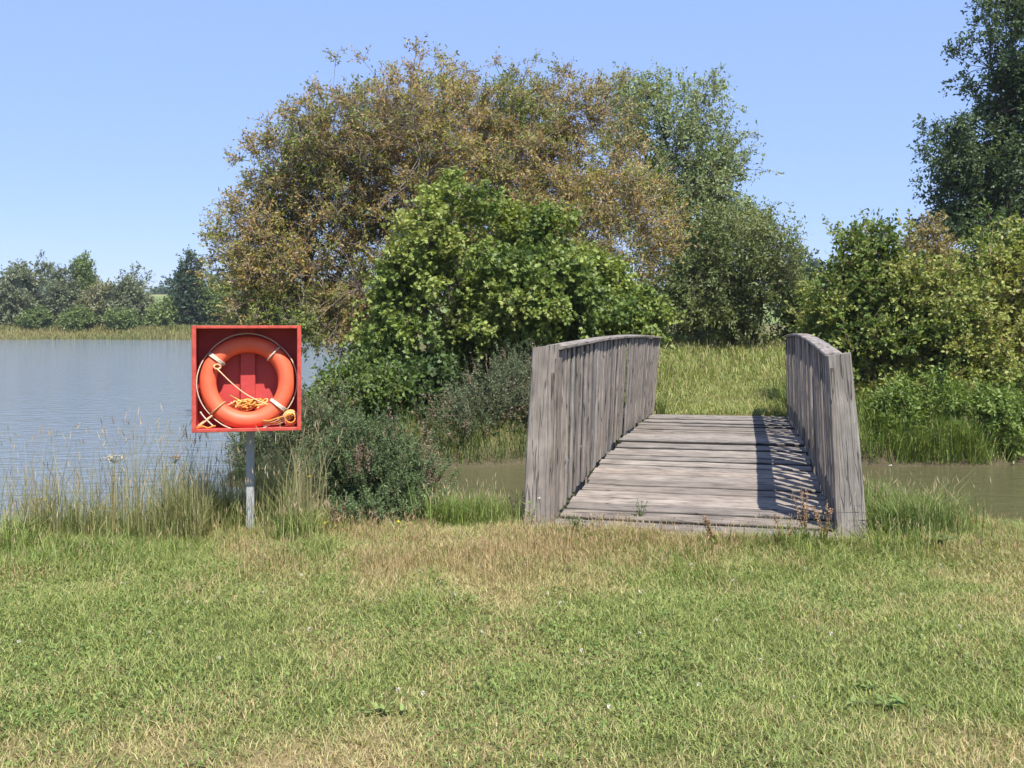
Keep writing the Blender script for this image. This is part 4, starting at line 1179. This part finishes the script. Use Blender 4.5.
# ---------------------------------------------------------------- flowers and weeds
def clover_head():
    a = Acc()
    N = 26
    d = unit(rng.normal(size=(N, 3)) + np.array([0, 0, 0.5]))
    leaves(a, d * 0.002 + np.array([0, 0, 0.05]), d, rng.normal(size=(N, 3)), 0.010, 0.006, np.array([0.60, 0.56, 0.47]) * rng.uniform(0.8, 1.05, (N, 1)))
    spikes(a, np.array([[0, 0, 0.0]]), np.array([[0.05, 0, 1.0]]), 0.052, 0.0015, np.array([[0.1, 0.16, 0.04]]))
    return a
first = None
spots = [(188, 613), (312, 640), (262, 603), (381, 606), (440, 592), (455, 607), (421, 580), (548, 602), (581, 654), (640, 600), (396, 700), (428, 702),
         (690, 570), (733, 582), (780, 596), (805, 575), (833, 640), (925, 578), (940, 570), (795, 700), (640, 640), (610, 720), (275, 652), (220, 668),
         (120, 590), (60, 622), (20, 650), (480, 640), (520, 560), (660, 545), (900, 600), (960, 640), (870, 560), (715, 622), (760, 660), (350, 570), (300, 585), (150, 640), (700, 690), (560, 610)]
for px, py in spots:
    Y = CAM_Z * F / (py - HZ)
    x = wx(px, Y)
    if first is None:
        o = first = clover_head().build('clover_flower', M_FLOWER)
        tag(o, 'small white clover flower head in the short lawn grass', 'flower', 'white clover flowers in the lawn')
    else:
        o = first.copy(); COL.objects.link(o)
    o.location = (x, Y, hz(x, Y)); o.rotation_euler = (rng.normal() * 0.15, rng.normal() * 0.15, rng.uniform(0, 6))
    s = rng.uniform(0.55, 0.95); o.scale = (s, s, s)

def flower_plant(name, label, group, loc, h, nst, colr, head=0.018, seed=0):
    global rng
    rng = np.random.default_rng(seed)
    root = thing(name, label, 'flower', (loc[0], loc[1], hz(*loc)), 0, group)
    st = Acc()
    for k in range(nst):
        fl = Acc()
        tip = np.array([rng.normal() * 0.05, rng.normal() * 0.05, h * rng.uniform(0.75, 1.05)])
        tube(st, [np.zeros(3), tip * np.array([.3, .3, .55]), tip], [0.003, 0.0025, 0.002], 5, (0.11, 0.15, 0.05))
        N = 16
        an = rng.uniform(0, 6.28, N)
        ax = np.stack([np.cos(an), np.sin(an), rng.uniform(0.0, 0.7, N)], 1)
        leaves(fl, np.repeat(tip[None], N, 0), ax, np.tile([[0, 0, 1.0]], (N, 1)), head * rng.uniform(0.8, 1.2, N), head * 0.4, np.array(colr) * rng.uniform(0.8, 1.1, (N, 1)))
        fl.build('flower_head', M_FLOWER, root)
    N = 24
    tt = rng.uniform(0.1, 0.7, N)
    P = np.stack([rng.normal(size=N) * 0.012, rng.normal(size=N) * 0.012, tt * h], 1)
    ax = unit(rng.normal(size=(N, 3)) * np.array([1, 1, 0.3]) + np.array([0, 0, 0.3]))
    leaves(st, P, ax, np.tile([[0, 0, 1.0]], (N, 1)) + rng.normal(size=(N, 3)) * .2, 0.06, 0.014, pick(TG, rng.uniform(0, 1, N), N))
    st.build('stem', M_GRASS, root)
    return root
for k, (px, py, Y, lb) in enumerate([(265, 463, 7.3, 'yellow flower just right of the lifebuoy post under the cabinet'), (281, 475, 7.4, 'yellow flower second from the lifebuoy post in the long grass'),
                                     (310, 479, 7.3, 'largest yellow flower left of the dark gorse bush'), (296, 482, 7.5, 'yellow flower low in the grass between lifebuoy post and gorse'),
                                     (333, 522, 6.9, 'yellow flower at the left foot of the dark gorse bush'), (398, 528, 6.9, 'yellow flower in front of the dark gorse bush')]):
    x = wx(px, Y); h = wz(py, Y) - hz(x, Y)
    flower_plant('yellow_flower', lb, 'yellow flowers in the long grass', (x, Y), max(h, 0.1), 2 if k % 2 else 1, (0.72, 0.52, 0.03), 0.022, 300 + k)
for k, (px, py, Y, lb) in enumerate([(530, 492, 6.9, 'white flower at the foot of the left bridge post'), (563, 443, 7.6, 'white flower head in front of the left bridge railing'),
                                     (523, 478, 7.3, 'white flower just left of the left bridge post'), (890, 470, 7.6, 'white flower beside the right bridge post over the water'),
                                     (916, 490, 7.4, 'white flower leaning over the channel at the right')]):
    x = wx(px, Y); h = wz(py, Y) - hz(x, Y)
    if k == 1: continue
    flower_plant('white_flower', lb, 'white flowers at the ends of the bridge', (x, Y), max(h, 0.1), 1, (0.75, 0.72, 0.62), 0.018, 320 + k)

def umbel(label, px, py, Y, seed, spread=0.07, colr=(0.62, 0.56, 0.42)):
    global rng
    rng = np.random.default_rng(seed)
    x = wx(px, Y); h = wz(py, Y) - hz(x, Y)
    root = thing('umbel_plant', label, 'wild plant', (x, Y, hz(x, Y)), 0, 'umbel plants in the bank grass')
    st = Acc(); fl = Acc()
    top = np.array([0.02, 0, h])
    tube(st, [np.zeros(3), np.array([0.0, 0.01, h * 0.5]), top - np.array([0, 0, 0.05])], [0.005, 0.004, 0.003], 6, (0.2, 0.2, 0.09))
    for k in range(15):
        an = rng.uniform(0, 6.28); rr = spread * math.sqrt(rng.uniform())
        fl = Acc()
        e = top + np.array([math.cos(an) * rr, math.sin(an) * rr, -rr * rr * 3 + rng.normal() * 0.004])
        tube(st, [top - np.array([0, 0, 0.05]), e], [0.0016, 0.0012], 4, (0.25, 0.22, 0.11), cap=False)
        N = 12
        d = unit(rng.normal(size=(N, 3)) + np.array([0, 0, 0.8]))
        leaves(fl, e + d * 0.004, d, rng.normal(size=(N, 3)), 0.010, 0.007, np.array(colr) * rng.uniform(0.75, 1.1, (N, 1)))
        fl.build('umbel', M_FLOWER, root)
    N = 10
    P = np.stack([np.zeros(N), np.zeros(N), rng.uniform(0.05, 0.4, N) * h], 1)
    leaves(st, P, unit(rng.normal(size=(N, 3)) * np.array([1, 1, 0.2]) + np.array([0, 0, .3])), np.tile([[0, 0, 1.0]], (N, 1)), 0.10, 0.03, pick(TG, rng.uniform(0, 1, N), N))
    st.build('stem', M_GRASS, root)
umbel('tallest pale umbel plant standing against the pond water', 112, 456, 7.1, 401, 0.075)
umbel('small umbel plant near the lifebuoy post against the water', 172, 457, 7.2, 402, 0.04, (0.5, 0.36, 0.27))
umbel('low white umbel plant at the left in the bank grass', 72, 506, 7.0, 403, 0.05, (0.7, 0.68, 0.6))
umbel('rusty umbel plant at the left edge of the bank grass', 36, 500, 7.3, 404, 0.045, (0.5, 0.38, 0.26))

def spike_weed(label, px, py, Y, seed, n=3, colr=((0.26, 0.15, 0.08), (0.36, 0.22, 0.12))):
    global rng
    rng = np.random.default_rng(seed)
    x = wx(px, Y); h = wz(py, Y) - hz(x, Y)
    root = thing('dock_weed', label, 'weed', (x, Y, hz(x, Y)), 0, 'dock weeds at the bridge end')
    st = Acc(); fl = Acc()
    for k in range(n):
        tip = np.array([rng.normal() * 0.06, rng.normal() * 0.04, h * rng.uniform(0.65, 1.0)])
        tube(st, [np.zeros(3), tip * np.array([.4, .4, .5]), tip], [0.004, 0.003, 0.0015], 5, (0.22, 0.15, 0.08))
        N = 70
        t = rng.uniform(0.35, 1, N)[:, None]
        P = tip * np.array([1, 1, 1]) * t + rng.normal(size=(N, 3)) * 0.006
        leaves(fl, P, unit(rng.normal(size=(N, 3)) + np.array([0, 0, 0.6])), rng.normal(size=(N, 3)), 0.016, 0.008, pick(colr, rng.uniform(0, 1, N), N))
    N = 12
    ax = unit(rng.normal(size=(N, 3)) * np.array([1, 1, 0.2]) + np.array([0, 0, .6]))
    leaves(st, np.zeros((N, 3)) + np.array([0, 0, .02]), ax, np.tile([[0, 0, 1.0]], (N, 1)), 0.10, 0.028, pick(TG, rng.uniform(0, 1, N), N), OVAL)
    st.build('stem', M_GRASS, root); fl.build('seed_spike', M_FLOWER, root)
spike_weed('tallest brown dock weed before the right end of the deck', 806, 484, 6.42, 411, 4)
spike_weed('bushy brown dock weed touching the right bridge post', 826, 496, 6.38, 412, 4)
spike_weed('short brown dock weed right of centre before the deck', 783, 512, 6.40, 413, 3)
spike_weed('short rusty dock weed before the middle of the deck', 716, 508, 6.45, 414, 3)

def leafy_weed(label, px, py, h, w, seed, pal=((0.09, 0.14, 0.04), (0.14, 0.19, 0.06)), n=40, size=0.05):
    global rng
    rng = np.random.default_rng(seed)
    Y = CAM_Z * F / (py - HZ); x = wx(px, Y)
    root = thing('leafy_weed', label, 'weed', (x, Y, hz(x, Y)), 0, 'leafy weeds in the lawn')
    st = Acc(); fl = Acc()
    for k in range(6):
        tip = np.array([rng.normal() * w * 0.5, rng.normal() * w * 0.5, h * rng.uniform(0.6, 1.0)])
        tube(st, [np.zeros(3), tip * np.array([.4, .4, .6]), tip], [0.003, 0.002, 0.001], 4, (0.13, 0.16, 0.06), cap=False)
        m = n // 6
        t = rng.uniform(0.15, 1, m)[:, None]
        ax = unit(rng.normal(size=(m, 3)) * np.array([1, 1, 0.35]) + np.array([0, 0, .25]))
        leaves(fl, tip * t, ax, np.tile([[0, 0, 1.0]], (m, 1)) + rng.normal(size=(m, 3)) * 0.25, size * rng.uniform(0.5, 1.2, m), size * 0.42, pick(pal, rng.uniform(0, 1, m), m), OVAL)
    st.build('stem', M_GRASS, root); fl.build('foliage', M_GRASS, root)
leafy_weed('slender green weed growing up before the deck left of its middle', 641, 528, 0.20, 0.06, 421, n=60, size=0.03)
leafy_weed('grey-green leafy weed at the left front corner of the deck', 582, 540, 0.14, 0.12, 422, ((0.11, 0.15, 0.08), (0.17, 0.2, 0.12)), 90, 0.045)
leafy_weed('broad-leaved weed flat in the lawn at the right near the bottom edge', 890, 705, 0.04, 0.12, 423, ((0.15, 0.22, 0.06), (0.21, 0.27, 0.085)), 30, 0.045)
leafy_weed('pale broad-leaved weed in the lawn below the right bridge post', 860, 690, 0.04, 0.09, 424, ((0.16, 0.23, 0.065), (0.22, 0.28, 0.09)), 30, 0.035)
leafy_weed('broad-leaved weed in the lawn left of centre near the bottom edge', 385, 712, 0.04, 0.10, 425, ((0.16, 0.23, 0.065), (0.22, 0.28, 0.09)), 30, 0.04)
leafy_weed('dark leafy thistle patch by the water right of the bridge', 930, 552, 0.10, 0.14, 426, ((0.05, 0.09, 0.025), (0.09, 0.14, 0.04)), 90, 0.05)
